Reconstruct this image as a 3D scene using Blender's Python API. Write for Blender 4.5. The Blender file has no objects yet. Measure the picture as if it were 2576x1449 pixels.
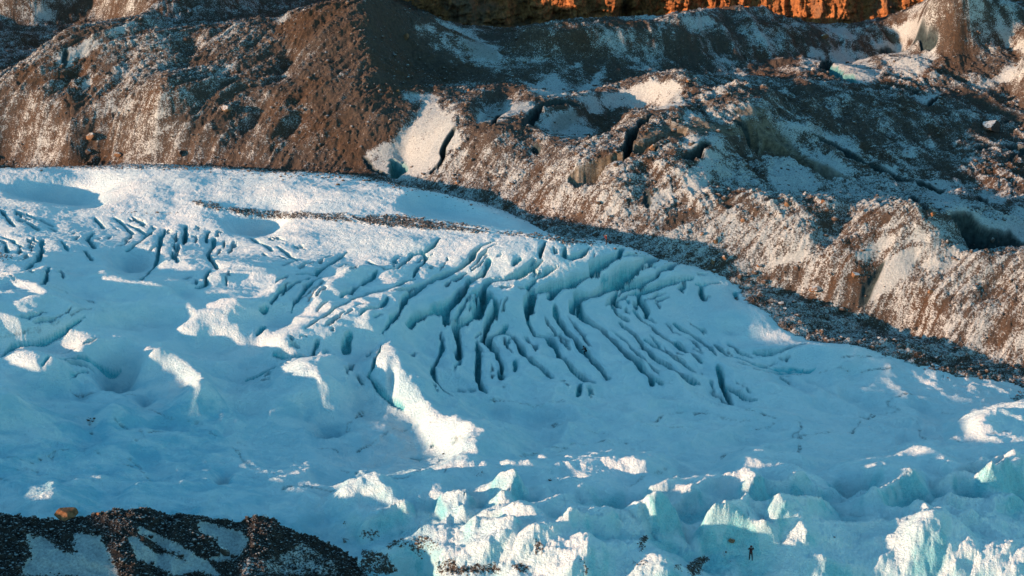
import bpy, bmesh, math, random, time
import numpy as np
from mathutils import Vector, Matrix

T00 = time.time()
scene = bpy.context.scene
R = math.radians

# ---------------------------------------------------------------- camera
CAM_H, PITCH, LENS = 102.0, R(18.4), 70.0
cam_d = bpy.data.cameras.new('camera')
cam_d.lens = LENS; cam_d.sensor_width = 36.0
cam_d.clip_start = 1.0; cam_d.clip_end = 5000.0
cam = bpy.data.objects.new('camera', cam_d)
cam.location = (0, 0, CAM_H)
cam.rotation_euler = (R(90) - PITCH, 0, 0)
scene.collection.objects.link(cam)
scene.camera = cam

# ---------------------------------------------------------------- light
SUN_AZ = R(25)                 # direction the light travels, from +X towards +Y
SUN_EL = R(8.0)
TR = (math.cos(SUN_AZ), math.sin(SUN_AZ))
sun_d = bpy.data.lights.new('sun', 'SUN')
sun_d.energy = 3.3; sun_d.angle = R(0.9); sun_d.color = (1.0, 0.61, 0.37)
sun = bpy.data.objects.new('sun', sun_d)
dirv = Vector((TR[0] * math.cos(SUN_EL), TR[1] * math.cos(SUN_EL), -math.sin(SUN_EL)))
sun.rotation_euler = dirv.to_track_quat('-Z', 'Y').to_euler()
scene.collection.objects.link(sun)

world = bpy.data.worlds.new('World'); scene.world = world
world.use_nodes = True
wn = world.node_tree; wn.nodes.clear()
sky = wn.nodes.new('ShaderNodeTexSky'); sky.sky_type = 'NISHITA'; sky.sun_disc = False
sky.sun_elevation = SUN_EL
# to-sun vector is (-TR); Nishita rotation is measured from +Y clockwise
sky.sun_rotation = math.atan2(-TR[0], -TR[1])
sky.air_density = 1.0; sky.dust_density = 0.1; sky.ozone_density = 4.0
bg = wn.nodes.new('ShaderNodeBackground'); bg.inputs['Strength'].default_value = 0.15
wo = wn.nodes.new('ShaderNodeOutputWorld')
tint = wn.nodes.new('ShaderNodeMix'); tint.data_type = 'RGBA'; tint.blend_type = 'MULTIPLY'
tint.inputs[0].default_value = 1.0; tint.inputs[7].default_value = (0.88, 1.05, 0.77, 1)
wn.links.new(sky.outputs[0], tint.inputs[6]); wn.links.new(tint.outputs[2], bg.inputs[0]); wn.links.new(bg.outputs[0], wo.inputs[0])

vs = scene.view_settings
scene.display_settings.display_device = 'sRGB'
vs.view_transform = 'Standard'; vs.look = 'None'; vs.gamma = 1.0; vs.exposure = 1.72
scene.cycles.max_bounces = 4; scene.cycles.diffuse_bounces = 2
# ---------------------------------------------------------------- projection (photo frame measured 2576 x 1449)
FO, CX, CY = LENS / 36.0 * 2576.0, 1288.0, 724.5
CP, SP = math.cos(PITCH), math.sin(PITCH)

def proj(X, Y, Z):
    dz = CAM_H - Z
    depth = Y * CP + dz * SP
    up = Y * SP - dz * CP
    return CX + FO * X / depth, CY - FO * up / depth

def ray(ox, oy):
    a, b = (ox - CX) / FO, (CY - oy) / FO
    return np.array([a, CP + b * SP, -SP + b * CP])

def at_y(ox, oy, Y):
    d = ray(ox, oy); k = Y / d[1]
    return d[0] * k, Y, CAM_H + d[2] * k

# ---------------------------------------------------------------- noise
def hash2(ix, iy, seed):
    h = (ix.astype(np.uint32) * np.uint32(374761393) + iy.astype(np.uint32) * np.uint32(668265263) + np.uint32(seed * 1442695041 & 0xffffffff))
    h = (h ^ (h >> np.uint32(13))) * np.uint32(1274126177)
    return (h ^ (h >> np.uint32(16)))

GA = np.linspace(0, 2 * np.pi, 64, endpoint=False)
GC, GS = np.cos(GA).astype(np.float32), np.sin(GA).astype(np.float32)

def gnoise(x, y, seed=0):
    fx, fy = np.floor(x), np.floor(y)
    ix, iy = fx.astype(np.int64), fy.astype(np.int64)
    u, v = (x - fx).astype(np.float32), (y - fy).astype(np.float32)
    su, sv = u * u * u * (u * (u * 6 - 15) + 10), v * v * v * (v * (v * 6 - 15) + 10)
    def g(a, b):
        k = (hash2(ix + a, iy + b, seed) & np.uint32(63)).astype(np.int32)
        return GC[k] * (u - a) + GS[k] * (v - b)
    top = g(0, 0) * (1 - su) + g(1, 0) * su
    bot = g(0, 1) * (1 - su) + g(1, 1) * su
    return (top * (1 - sv) + bot * sv) * 1.45

def fbm(x, y, wl, octaves=4, gain=0.5, seed=0):
    r = 0; a = 1.0; f = 1.0 / wl
    for i in range(octaves):
        r = r + a * gnoise(x * f, y * f, seed + i * 17); a *= gain; f *= 2.03
    return r

def ridged(x, y, wl, octaves=4, gain=0.5, seed=0):
    r = 0; a = 1.0; f = 1.0 / wl
    for i in range(octaves):
        r = r + a * (0.5 - 1.6 * np.abs(gnoise(x * f, y * f, seed + i * 13))); a *= gain; f *= 2.1
    return r

def cells(x, y, wl, seed=0):
    """domes of a jittered cell pattern: 1 at a stone's centre, falling to 0 between stones; also a random value per stone"""
    x = x / wl; y = y / wl
    ix, iy = np.floor(x).astype(np.int64), np.floor(y).astype(np.int64)
    best = np.full(x.shape, 9.0, np.float32); rnd = np.zeros(x.shape, np.float32)
    for a in (-1, 0, 1):
        for b in (-1, 0, 1):
            h = hash2(ix + a, iy + b, seed)
            px = ix + a + ((h & np.uint32(255)).astype(np.float32) / 255.0)
            py = iy + b + (((h >> np.uint32(8)) & np.uint32(255)).astype(np.float32) / 255.0)
            rv = ((h >> np.uint32(16)) & np.uint32(255)).astype(np.float32) / 255.0
            d = ((x - px) ** 2 + (y - py) ** 2) / (0.25 + 0.75 * rv)
            m = d < best
            best = np.where(m, d, best).astype(np.float32); rnd = np.where(m, rv, rnd)
    return np.sqrt(np.clip(1 - best * 2.2, 0, 1)), rnd

def sstep(a, b, x):
    t = np.clip((x - a) / (b - a), 0, 1); return t * t * (3 - 2 * t)

# ---------------------------------------------------------------- masks drawn in the photo frame
MW, MH, MS = 644, 363, 4.0
mgx, mgy = np.meshgrid(np.arange(MW) * MS + MS / 2, np.arange(MH) * MS + MS / 2)

def inpoly(pts, gx=mgx, gy=mgy):
    r = np.zeros(gx.shape, bool); n = len(pts)
    for i in range(n):
        x0, y0 = pts[i]; x1, y1 = pts[(i + 1) % n]
        if y0 == y1: continue
        c = ((y0 > gy) != (y1 > gy)) & (gx < (x1 - x0) * (gy - y0) / (y1 - y0) + x0)
        r ^= c
    return r

def blur(img, s):
    sx, sy = (s, s) if np.isscalar(s) else s
    out = img.astype(np.float32)
    for ax, sg in ((1, sx), (0, sy)):
        r = int(sg * 3) + 1
        k = np.exp(-0.5 * (np.arange(-r, r + 1) / sg) ** 2); k /= k.sum()
        p = [(0, 0), (0, 0)]; p[ax] = (r, r)
        q = np.pad(out, p, mode='edge'); acc = np.zeros_like(out)
        for i, w in enumerate(k):
            acc += w * (q[:, i:i + out.shape[1]] if ax == 1 else q[i:i + out.shape[0]])
        out = acc
    return out

def samp(img, ox, oy):
    x = np.clip((ox - MS / 2) / MS, 0, MW - 1.001); y = np.clip((oy - MS / 2) / MS, 0, MH - 1.001)
    ix, iy = x.astype(np.int32), y.astype(np.int32); u, v = x - ix, y - iy
    return ((img[iy, ix] * (1 - u) + img[iy, ix + 1] * u) * (1 - v) + (img[iy + 1, ix] * (1 - u) + img[iy + 1, ix + 1] * u) * v)

def zo(reg, pts):
    """points read in an enlarged sixth of the photo -> photo frame"""
    c, r = {1: (0, 0), 2: (1, 0), 3: (2, 0), 4: (0, 1), 5: (1, 1), 6: (2, 1), 7: (0, 2), 8: (1, 2), 9: (2, 2)}[reg]
    return [(c * 858.7 + p[0] / 3.0, r * 483.0 + p[1] / 3.0) + tuple(p[2:]) for p in pts]

# edge where the rubble slope meets the ice
EDGE = [(-400, 378), (0, 386), (100, 394), (233, 398), (400, 403), (467, 413), (667, 430), (859, 443), (990, 457), (1060, 477), (1112, 483),
        (1192, 503), (1276, 520), (1326, 540), (1359, 560), (1426, 580), (1492, 593), (1559, 610), (1626, 630), (1717, 651), (1784, 668),
        (1850, 683), (1880, 703), (1893, 730), (1934, 760), (1970, 790), (2050, 820), (2117, 843), (2200, 860), (2284, 883), (2350, 906),
        (2384, 914), (2484, 917), (2576, 937), (2900, 1000)]
EX = np.array([p[0] for p in EDGE], float); EY = np.array([p[1] for p in EDGE], float)

# sunlit areas of the photo ---------------------------------------------------
LIT = [
 # upper glacier
 [(0, 424), (400, 415), (900, 445), (1130, 492), (1240, 520), (1330, 560), (1300, 572), (1180, 530), (1080, 500), (1030, 505), (1010, 530), (1060, 545), (1180, 560), (1300, 578), (1420, 598),
  (1540, 612), (1640, 640), (1600, 660), (1540, 690), (1500, 680), (1450, 720), (1400, 715), (1340, 770), (1330, 800), (1290, 800), (1260, 770), (1210, 790), (1150, 800),
  (1060, 800), (1000, 840), (930, 850), (880, 850), (800, 880), (700, 880), (640, 860), (560, 850), (480, 850), (440, 830), (480, 800), (430, 775), (330, 775), (240, 775), (200, 810), (140, 850), (90, 850), (0, 880)],
 [(160, 835), (330, 830), (340, 860), (250, 880), (200, 890), (150, 865)],
 [(0, 900), (60, 880), (160, 900), (150, 930), (110, 950), (40, 920)],
 [(355, 868), (400, 868), (450, 895), (500, 930), (530, 965), (530, 990), (560, 1030), (592, 1040), (600, 1068), (560, 1060), (500, 1030), (447, 1015), (455, 1003), (490, 1000), (470, 960), (420, 920), (360, 905)],
 [(700, 925), (760, 900), (859, 893), (860, 965), (820, 960), (740, 945)],
 [(657, 1025), (700, 1010), (740, 985), (780, 970), (812, 975), (770, 1000), (700, 1022)],
 # tongue down the middle
 [(945, 890), (985, 868), (1020, 885), (1040, 930), (1070, 965), (1070, 1000), (1140, 1048), (1200, 1058), (1270, 1088), (1262, 1108), (1250, 1130), (1275, 1180), (1285, 1212), (1340, 1238),
  (1400, 1243), (1310, 1235), (1210, 1212), (1150, 1175), (1140, 1143), (1080, 1110), (1040, 1065), (1000, 1025), (998, 990), (960, 960), (940, 920)],
 [(1345, 1170), (1400, 1152), (1470, 1150), (1490, 1168), (1480, 1198), (1440, 1212), (1475, 1228), (1470, 1240), (1400, 1248), (1310, 1235), (1355, 1215), (1360, 1190)],
 [(1489, 1143), (1560, 1136), (1600, 1150), (1680, 1144), (1660, 1158), (1560, 1172), (1540, 1158), (1490, 1154)],
 [(872, 1235), (930, 1210), (960, 1225), (985, 1220), (1040, 1193), (1090, 1195), (1110, 1250), (1060, 1275), (1010, 1280), (960, 1300), (940, 1270), (900, 1245)],
 [(-40, 985), (20, 992), (63, 1020), (50, 1050), (0, 1055), (-40, 1060)], [(63, 1038), (85, 1036), (103, 1055), (95, 1068), (78, 1068), (85, 1052)],
 [(257, 1018), (295, 1010), (310, 1035), (290, 1030)],
 [(80, 1236), (215, 1241), (215, 1258), (198, 1268), (198, 1285), (108, 1283), (120, 1265)],
 [(497, 1270), (520, 1266), (548, 1285), (545, 1300), (515, 1296)],
 [(567, 1280), (600, 1278), (650, 1265), (690, 1253), (735, 1256), (742, 1275), (715, 1298), (640, 1312), (595, 1310)],
 # right edge
 [(2420, 1045), (2520, 1025), (2700, 980), (2900, 1000), (2900, 1110), (2500, 1110), (2460, 1090), (2410, 1075)],
 [(2297, 1133), (2900, 1133), (2900, 1200), (2480, 1180), (2350, 1190), (2200, 1196), (2060, 1190), (2180, 1165), (2250, 1152)],
 [(1850, 1158), (1875, 1146), (1960, 1148), (2010, 1160), (2015, 1180), (1960, 1198), (1900, 1192)],
 # moraine
 [(-400, 230), (0, 197), (83, 147), (167, 80), (333, 50), (383, 50), (417, 80), (530, 73), (650, 53), (700, 55), (733, 33), (859, 7), (938, -40), (932, 40), (945, 60), (935, 90), (950, 150), (960, 190),
  (1005, 225), (1180, 225), (1290, 215), (1440, 240), (1500, 232), (1590, 205), (1717, 180), (1790, 235), (1860, 210), (1960, 240), (1930, 265), (1950, 300), (1890, 325), (1840, 345), (1803, 383),
  (1790, 450), (1770, 480), (1900, 485), (2000, 502), (2130, 502), (2250, 505), (2330, 525), (2345, 560), (2380, 600), (2440, 640), (2500, 645), (2576, 625), (2900, 600), (2900, 950),
  (2576, 900), (2500, 885), (2420, 868), (2330, 830), (2250, 795), (2170, 762), (2100, 742), (1990, 712), (1900, 675), (1800, 655), (1717, 625), (1640, 605), (1500, 572), (1400, 542), (1290, 512), (1130, 478),
  (990, 453), (859, 438), (467, 408), (0, 382), (-400, 378)],
 [(233, 0), (300, -40), (560, -40), (560, 15), (470, 30), (430, 50), (380, 45), (300, 28)], [(-200, -40), (130, -40), (120, 8), (0, 12)],
 [(1285, 85), (1400, 60), (1480, 55), (1620, 60), (1716, 38), (1800, 28), (1900, 15), (2020, 25), (2030, 35), (1900, 32), (1790, 40), (1716, 60), (1716, 110), (1600, 112), (1500, 105), (1400, 100)],
 [(1717, 90), (1770, 80), (1765, 105), (1720, 115)], [(1915, 125), (1950, 118), (1930, 138)], [(1990, 200), (2030, 203), (2050, 220), (2020, 232), (1990, 215)],
 [(1968, 312), (2000, 308), (2065, 325), (2040, 335), (1990, 328)],
 [(2130, 80), (2230, 50), (2330, 10), (2400, -40), (2500, -40), (2430, 60), (2412, 110), (2390, 100), (2370, 60), (2300, 52), (2200, 70)],
 [(2455, 222), (2560, 165), (2576, 170), (2700, 150), (2576, 200), (2500, 215)], [(2540, 130), (2576, 65), (2800, 60), (2800, 130), (2576, 140)],
 [(2330, 500), (2440, 520), (2445, 545), (2400, 540)], [(2460, 495), (2530, 500), (2535, 515), (2480, 512)], [(2440, 545), (2540, 560), (2560, 572), (2480, 575)],
]
SHD = [
 # hollows and cracks inside the sunlit parts
 [(18, 485), (60, 472), (130, 478), (190, 470), (200, 483), (240, 505), (258, 523), (200, 522), (130, 512), (60, 500)],
 [(570, 570), (700, 560), (690, 590), (640, 597), (590, 588)],
 [(1195, 272), (1228, 258), (1285, 250), (1270, 290), (1240, 300), (1200, 312)], [(1335, 310), (1450, 285), (1470, 262), (1560, 240), (1615, 245), (1680, 280), (1580, 285), (1540, 340), (1500, 352), (1420, 345), (1400, 328), (1325, 322)],
 [(450, 175), (480, 110), (500, 130), (455, 185)], [(440, 110), (470, 115), (450, 135), (435, 130)],
 [(2080, 60), (2075, 60), (2060, 50), (2050, 60)], [(1050, 300), (1075, 265), (1080, 250), (1060, 270), (1020, 330), (1000, 400), (1020, 440), (1030, 400), (1005, 370)],
 [(300, 190), (340, 150), (320, 200), (280, 250)], [(500, 260), (560, 215), (520, 275), (470, 330)], [(140, 220), (230, 150), (200, 200), (130, 260)], [(200, 240), (240, 200), (225, 235), (190, 265)],
 [(600, 330), (680, 280), (640, 340), (560, 390)], [(690, 200), (730, 150), (735, 175), (700, 220)], [(720, 320), (760, 250), (750, 330), (700, 390)],
 [(2080, 560), (2160, 530), (2130, 590), (2060, 640)], [(2200, 650), (2240, 630), (2200, 690), (2170, 740)], [(2290, 680), (2330, 650), (2310, 690)],
 [(1480, 470), (1500, 445), (1510, 470), (1480, 500)], [(1600, 470), (1640, 430), (1620, 480), (1590, 520)], [(1330, 400), (1360, 380), (1350, 410)],
 [(270, 660), (330, 640), (400, 650), (390, 680), (360, 700), (300, 695)], [(430, 720), (510, 710), (520, 730), (470, 760), (430, 745)],
 [(640, 790), (700, 770), (760, 780), (720, 830), (660, 830)],
]
T_IMG = np.zeros((MH, MW), bool)
for p in LIT: T_IMG |= inpoly(p)
for p in SHD: T_IMG &= ~inpoly(p)
# near-frame seracs are left to their own relief
W_IMG = blur((~inpoly([(-200, 1330), (600, 1330), (860, 1300), (1000, 1285), (1250, 1250), (1700, 1225), (2000, 1205), (2300, 1200), (2900, 1180), (2900, 1600), (-200, 1600)])).astype(float), 3)
W_IMG = W_IMG * (1 - 0.75 * blur(inpoly([(1050, 690), (1400, 700), (1500, 760), (1450, 860), (1300, 870), (1020, 860), (960, 760)]).astype(float), 5))
T_IMG = blur(T_IMG.astype(float), 1.2) + 0.22 * sstep(840, 900, mgy) * (blur(T_IMG.astype(float), 2.0) > 0.12)

# ---------------------------------------------------------------- coarse height fields, on a grid aligned with the sunlight
DS = 0.6
s0, n0 = -95.0, 80.0
NSn, NNn = 780, 720
sg, ng = np.meshgrid(s0 + np.arange(NSn) * DS, n0 + np.arange(NNn) * DS)       # [n, s]
XG = sg * TR[0] - ng * TR[1]
YG = sg * TR[1] + ng * TR[0]

def csamp(F, X, Y):
    s = X * TR[0] + Y * TR[1]; n = -X * TR[1] + Y * TR[0]
    x = np.clip((s - s0) / DS, 1, NSn - 3.001); y = np.clip((n - n0) / DS, 1, NNn - 3.001)
    ix, iy = x.astype(np.int32), y.astype(np.int32); u, v = x - ix, y - iy
    def w(t): return ((1 - t) ** 3 / 6, (3 * t ** 3 - 6 * t * t + 4) / 6, (-3 * t ** 3 + 3 * t * t + 3 * t + 1) / 6, t ** 3 / 6)
    wu, wv = w(u), w(v); r = 0
    for b in range(4):
        q = 0
        for a in range(4): q = q + wu[a] * F[iy + b - 1, ix + a - 1]
        r = r + wv[b] * q
    return r

def glacier_plane(X, Y):
    xc = np.interp(Y, [200, 250, 290, 315, 350, 385], [-30, -30, -22, 3, 24, 34])
    low = sstep(325, 270, Y)
    tilt = -0.088 * 8 * np.logaddexp(0, (X - xc) / 8) + low * 0.075 * 8 * np.logaddexp(0, (-X - 25) / 8) - 1.2 * low
    return (-0.03 * low + 0.008 * (1 - low)) * X + tilt + 0.5 * np.sin(X / 23.0 + Y / 41.0) + 0.9 * np.exp(-(((X - 8) / 30) ** 2 + ((Y - 320) / 35) ** 2)) * 1.5

# world position of the ice edge: Y as a function of azimuth, then as a curve X,Y
def edge_xy():
    out = []
    for ox, oy in EDGE:
        d = ray(ox, oy); k = CAM_H / -d[2]
        for _ in range(12):
            X, Y = d[0] * k, d[1] * k
            k = (CAM_H - glacier_plane(X, Y)) / -d[2]
        out.append((d[0] * k, d[1] * k))
    return np.array(out)
EXY = edge_xy()

def edge_dist(X, Y):
    """signed distance to the edge curve; positive on the rubble side"""
    best = np.full(X.shape, 1e9); 
    for i in range(len(EXY) - 1):
        ax, ay = EXY[i]; bx, by = EXY[i + 1]; dx, dy = bx - ax, by - ay; L = dx * dx + dy * dy
        t = np.clip(((X - ax) * dx + (Y - ay) * dy) / L, 0, 1)
        best = np.minimum(best, (X - ax - t * dx) ** 2 + (Y - ay - t * dy) ** 2)
    Ye = np.interp(X, EXY[:, 0], EXY[:, 1])
    return np.sqrt(best) * np.where(Y > Ye, 1, -1)

ED = edge_dist(XG, YG)
# glacier: gently domed, falling away to the trough at its edge
GC0 = glacier_plane(XG, YG) - 0.045 * np.clip(ED, 0, 60) ** 1.3 * 2 - 1.1 * np.exp(-np.clip(-ED, 0, 50) / 4.0)
# unseen rise added beyond the left frame edge to shade the lower left
GC0 = GC0 + (2.5 + 9 * sstep(205, 180, YG)) * np.exp(-((XG + 100) / 14) ** 2) * sstep(285, 235, YG) * (1 + 0.15 * gnoise(YG / 14, XG / 14, 5))

# moraine: control points (photo x, y, ground distance)
MC = []
for (ox, oy) in EDGE:
    i = EDGE.index((ox, oy)); X, Y = EXY[i]
    MC.append((X, Y, float(glacier_plane(X, Y)) - 1.3))
P = [(-350, 240, 422), (0, 197, 414), (83, 147, 420), (167, 80, 428), (333, 50, 432), (417, 80, 432), (530, 73, 432), (650, 53, 432), (733, 33, 430), (859, 7, 428), (938, -5, 426),
     (-200, 300, 398), (100, 270, 402), (300, 220, 407), (500, 230, 406), (700, 230, 404), (860, 200, 402), (930, 100, 413), (955, 190, 400), (985, 235, 398), (930, 300, 388), (700, 340, 386), (400, 320, 391), (150, 330, 392),
     (1025, 25, 435), (1080, 50, 438), (1140, 75, 440), (1220, 100, 440), (1290, 112, 438), (1100, 200, 416), (1040, 170, 420), (1090, 232, 404), (1180, 180, 420), (1300, 200, 415), (1440, 235, 408), (1300, 150, 430),
     (1250, 255, 398), (1150, 330, 389), (1050, 300, 393), (1000, 400, 381), (1100, 420, 378), (1250, 400, 377), (1230, 275, 394), (1330, 300, 390), (1430, 330, 387),
     (1500, 345, 384), (1600, 290, 386), (1560, 250, 396), (1660, 255, 394), (1620, 205, 402), (1500, 450, 364), (1600, 450, 358), (1700, 480, 353),
     (1700, 330, 372), (1760, 290, 382), (1800, 385, 362), (1900, 300, 381), (1870, 215, 398), (1700, 180, 412), (1700, 110, 440), (1500, 90, 445), (1600, 150, 425), (1700, 40, 462), (1350, 80, 452), (1500, 55, 460),
     (1950, 350, 366), (2040, 400, 355), (2120, 445, 346), (2050, 343, 368), (2180, 410, 355), (2300, 465, 345), (1900, 420, 353), (1900, 500, 342), (1800, 560, 340), (2100, 200, 396), (2085, 150, 406), (2140, 208, 394), (2100, 60, 432),
     (1900, 20, 462), (1950, 120, 420), (2020, 215, 398), (2250, 180, 400), (2260, 60, 428), (2370, 20, 432), (2400, -10, 434), (2250, 45, 433), (2200, 72, 424), (2300, 235, 388), (2300, 300, 376), (2500, 400, 356), (2500, 300, 374), (2400, 120, 416), (2560, 120, 415), (2470, 180, 400), (2550, 230, 390),
     (2200, 330, 372), (2330, 530, 326), (2240, 500, 334), (2130, 500, 338), (2020, 520, 336), (2000, 620, 325), (2150, 640, 316), (2250, 700, 305), (2400, 700, 300), (2420, 560, 327), (2480, 605, 318), (2540, 560, 325), (2440, 640, 308), (2576, 640, 307), (2500, 760, 295), (2800, 600, 312), (2800, 350, 365), (2800, 100, 415),
     (2200, 560, 326), (2100, 720, 310)]
RULE = {(1150, 330), (1100, 420), (1250, 400), (1000, 400), (1500, 450), (1600, 450), (1700, 480), (1800, 560), (1900, 500), (2020, 520), (2130, 500), (2240, 500), (2000, 620), (2150, 640), (2250, 700), (2400, 700), (2200, 560), (2100, 720), (2500, 760), (2440, 640), (2576, 640)}
for p in P:
    if (p[0], p[1]) in RULE:
        oyb = np.interp(p[0], EX, EY); Yb = np.interp(p[0], EX, EXY[:, 1]); zb = CAM_H - Yb * -ray(p[0], oyb)[2] / ray(p[0], oyb)[1]
        ta = -ray(p[0], p[1])[2] / ray(p[0], p[1])[1]
        p = (p[0], p[1], (CAM_H - zb + 0.34 * Yb) / (ta + 0.34))
    MC.append(at_y(*p))
for ox, Yb, zb in [(1250, 490, 4), (1450, 490, 7), (1600, 492, 7), (1720, 492, 7), (1900, 490, 9), (2050, 480, 9), (2140, 465, 11), (2250, 470, 13), (2400, 475, 15), (2600, 480, 15), (2800, 480, 15), (1250, 520, 2), (1600, 520, 2), (2000, 520, 2), (2500, 520, 6)]:
    a = (ox - CX) / FO; MC.append((a * (Yb * CP + (CAM_H - zb) * SP), Yb, zb))
# ground behind the crests
for p in [(-350, 180, 460, 9), (0, 150, 455, 12), (83, 110, 455, 13), (167, 60, 455, 15), (333, 30, 450, 15), (417, 45, 450, 15.5), (560, 40, 455, 14), (700, 20, 455, 14), (859, -20, 455, 16), (960, -20, 462, 15),
          (1080, 20, 468, 12), (1200, 60, 470, 10), (-350, 0, 500, 19), (100, 0, 490, 20), (350, 0, 485, 19), (600, 0, 490, 19), (900, -30, 495, 18)]:
    a = (p[0] - CX) / FO; dep = p[2] * CP + (CAM_H - p[3]) * SP
    MC.append((a * dep, p[2], p[3]))
MC = np.array(MC)
def rbf_fit(C, lam=0.02):
    n = len(C); sc_ = 60.0
    x = C[:, :2] / sc_
    r2 = ((x[:, None] - x[None]) ** 2).sum(2); K = np.sqrt(r2 + 0.02 ** 2)
    A = np.zeros((n + 3, n + 3)); A[:n, :n] = -K + lam * np.eye(n) * 0.05
    A[:n, n] = 1; A[:n, n + 1:] = x; A[n, :n] = 1; A[n + 1:, :n] = x.T
    w = np.linalg.solve(A, np.concatenate([C[:, 2], [0, 0, 0]]))
    def f(X, Y):
        X = X / sc_; Y = Y / sc_
        r = w[n] + w[n + 1] * X + w[n + 2] * Y
        for i in range(n): r = r - w[i] * np.sqrt((X - x[i, 0]) ** 2 + (Y - x[i, 1]) ** 2 + 0.0004)
        return r
    return f
mf = rbf_fit(MC)
MG0 = mf(XG, YG)
MG0 = np.clip(MG0, -14, 45)
# force the moraine under the ice on the glacier side, and above it on its own side
MG0 = np.where(ED < 0, np.minimum(MG0, GC0 - 0.25 * np.clip(-ED, 0, 12) - 0.2), np.maximum(MG0, GC0 + 0.12 * np.clip(ED, 0, 8)))
# hummocks: gullied slopes on the left, broken hummocky ground on the right
rise = sstep(0.5, 9, ED)
_ox, _oy = proj(XG, YG, MG0)
leftw = sstep(1050, 900, _ox)
def gully(X, Y, wl, st, seed, o=3):
    A = ridged(X * 0.62 - Y * 0.78, (X * 0.78 + Y * 0.62) * st, wl, o, 0.57, seed)
    B = ridged(X * 0.45 - Y * 0.89, (X * 0.89 + Y * 0.45) * st, wl, o, 0.57, seed + 1)
    w = sstep(-15, 25, X); return A * (1 - w) + B * w
gul = gully(XG, YG, 8.5, 0.25, 3)
fold = ridged(XG * 0.89 + YG * 0.45 + 3 * fbm(XG, YG, 30, 2, .5, 11), (XG * -0.45 + YG * 0.89) * 0.3, 13, 4, .55, 13)
upr = sstep(1250, 1700, _ox) * sstep(620, 480, _oy)
hum = ridged(XG * 0.75 + YG * 0.25, YG * 0.9 - XG * 0.25, 17, 4, 0.55, 9)
MG0 = MG0 + rise * (leftw * 1.35 * gul + (1 - leftw) * ((0.95 - 0.3 * upr) * hum + 1.3 * upr * fold + 0.7 * gul * sstep(260, 380, _oy) * (1 - upr)) - 0.1)
MG0 = blur(MG0, 1.0)
GC0 = GC0 + (1.7 * sstep(320, 285, YG) * ridged(XG + 4 * fbm(XG, YG, 20, 2, .5, 27), YG, 18, 3, .5, 25) + 0.75 * fbm(XG, YG, 24, 3, 0.5, 21) + 0.12 * fbm(XG, YG, 5, 2, 0.5, 23)) * sstep(3, -6, ED)

# near crest of dark rubble, bottom left
FC = [(-300, 1290), (0, 1293), (60, 1302), (130, 1307), (200, 1305), (270, 1290), (330, 1281), (385, 1284), (430, 1300), (470, 1293), (520, 1304), (600, 1316), (650, 1301), (690, 1311), (720, 1332), (770, 1350), (830, 1372), (880, 1400), (930, 1440), (980, 1500), (1100, 1600)]
FYc = [float(np.interp(p[0], [-300, 0, 500, 900, 1100], [200, 204, 208.5, 208.5, 209])) for p in FC]
fq = [at_y(p[0], p[1], y) for p, y in zip(FC, FYc)]
fx = np.array([q[0] for q in fq]); fz = np.array([q[2] for q in fq])
YFX = np.interp(XG, fx, np.array(FYc))
# sculpt the relief until sunlight and shade fall as in the photo
TE = math.tan(SUN_EL)
FGZ = np.where(XG < fx[-1], np.interp(XG, fx, fz) + np.where(YG > YFX, -0.75 * (YG - YFX), 0.10 * (YG - YFX)), -50)
FGZ = np.where((XG > -100) & (YG > 160), FGZ, -50)
C = np.zeros_like(GC0); EDW = 1 - 0.22 * np.exp(-(ED / 5.0) ** 2) * sstep(-60, -20, XG)
for it in range(110):
    H = np.maximum(GC0, MG0) + C
    ox, oy = proj(XG, YG, H)
    boost = 1 + 1.1 * sstep(840, 900, oy)
    inside = (ox > -150) & (ox < 2726) & (oy > -30) & (oy < 1480)
    Tg = samp(T_IMG, ox, oy); Wg = samp(W_IMG, ox, oy) * inside
    g = H + sg * TE
    Mx = np.maximum.accumulate(np.maximum(g, FGZ + sg * TE), axis=1)
    d = Mx - g
    gs = np.gradient(g, DS, axis=1)
    up = np.where(Tg > 0.5, boost * np.clip(d * 0.7 + 0.07, 0, 1.2), -np.clip(0.9 - d, 0, 0.9)) * Wg + 0
    # shade slopes should also turn away from the sun a little
    up = blur(up, 2.2 if it < 70 else 1.4) + blur((1 - Wg) * inside * np.clip((d - 0.55) * 0.4, -0.4, 0.6) * (Wg < 0.15) * (oy > 1200), 5)
    C = (C + 0.55 * up) * 0.997
    C = np.clip(C, -4.5 - 6 * rise, 5.0 + 3 * rise) * EDW
    if it % 5 == 4: C = 0.86 * C + 0.14 * blur(C, 4.0)
err = (((d < 0.05) != (Tg > 0.5)) * Wg).sum() / Wg.sum()
print('sculpt', round(float(err), 3), float(C.min()), float(C.max()), time.time() - T00)
C = blur(C, 1.4)
fgm = sstep(1.0, -4.0, YG - YFX) * sstep(-8, -11, XG)
C = C * (1 - 0.8 * sstep(16, 3, YG - YFX) * sstep(6, -24, XG)) - 5.0 * fgm
GH = GC0 + C; MH_ = MG0 + C
# ---------------------------------------------------------------- features traced on the surface
def march(ox, oy, F, hplus=0.0, Y0=185.0, Y1=470.0):
    """first point along the photo ray that meets the coarse surface F (+ hplus)"""
    d = ray(ox, oy)
    Ys = np.arange(Y0, Y1, 0.5); k = Ys / d[1]
    Z = CAM_H + d[2] * k; X = d[0] * k
    q = Z - (csamp(F, X, Ys) + hplus)
    i = int(np.argmax(q < 0)) if (q < 0).any() else len(Ys) - 1
    i = max(i, 1); t = q[i - 1] / (q[i - 1] - q[i] + 1e-9); t = min(max(t, 0), 1)
    Y = Ys[i - 1] + 0.5 * t
    return X[i - 1] + (X[i] - X[i - 1]) * t, Y
TH = np.maximum(GH, MH_)

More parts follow.
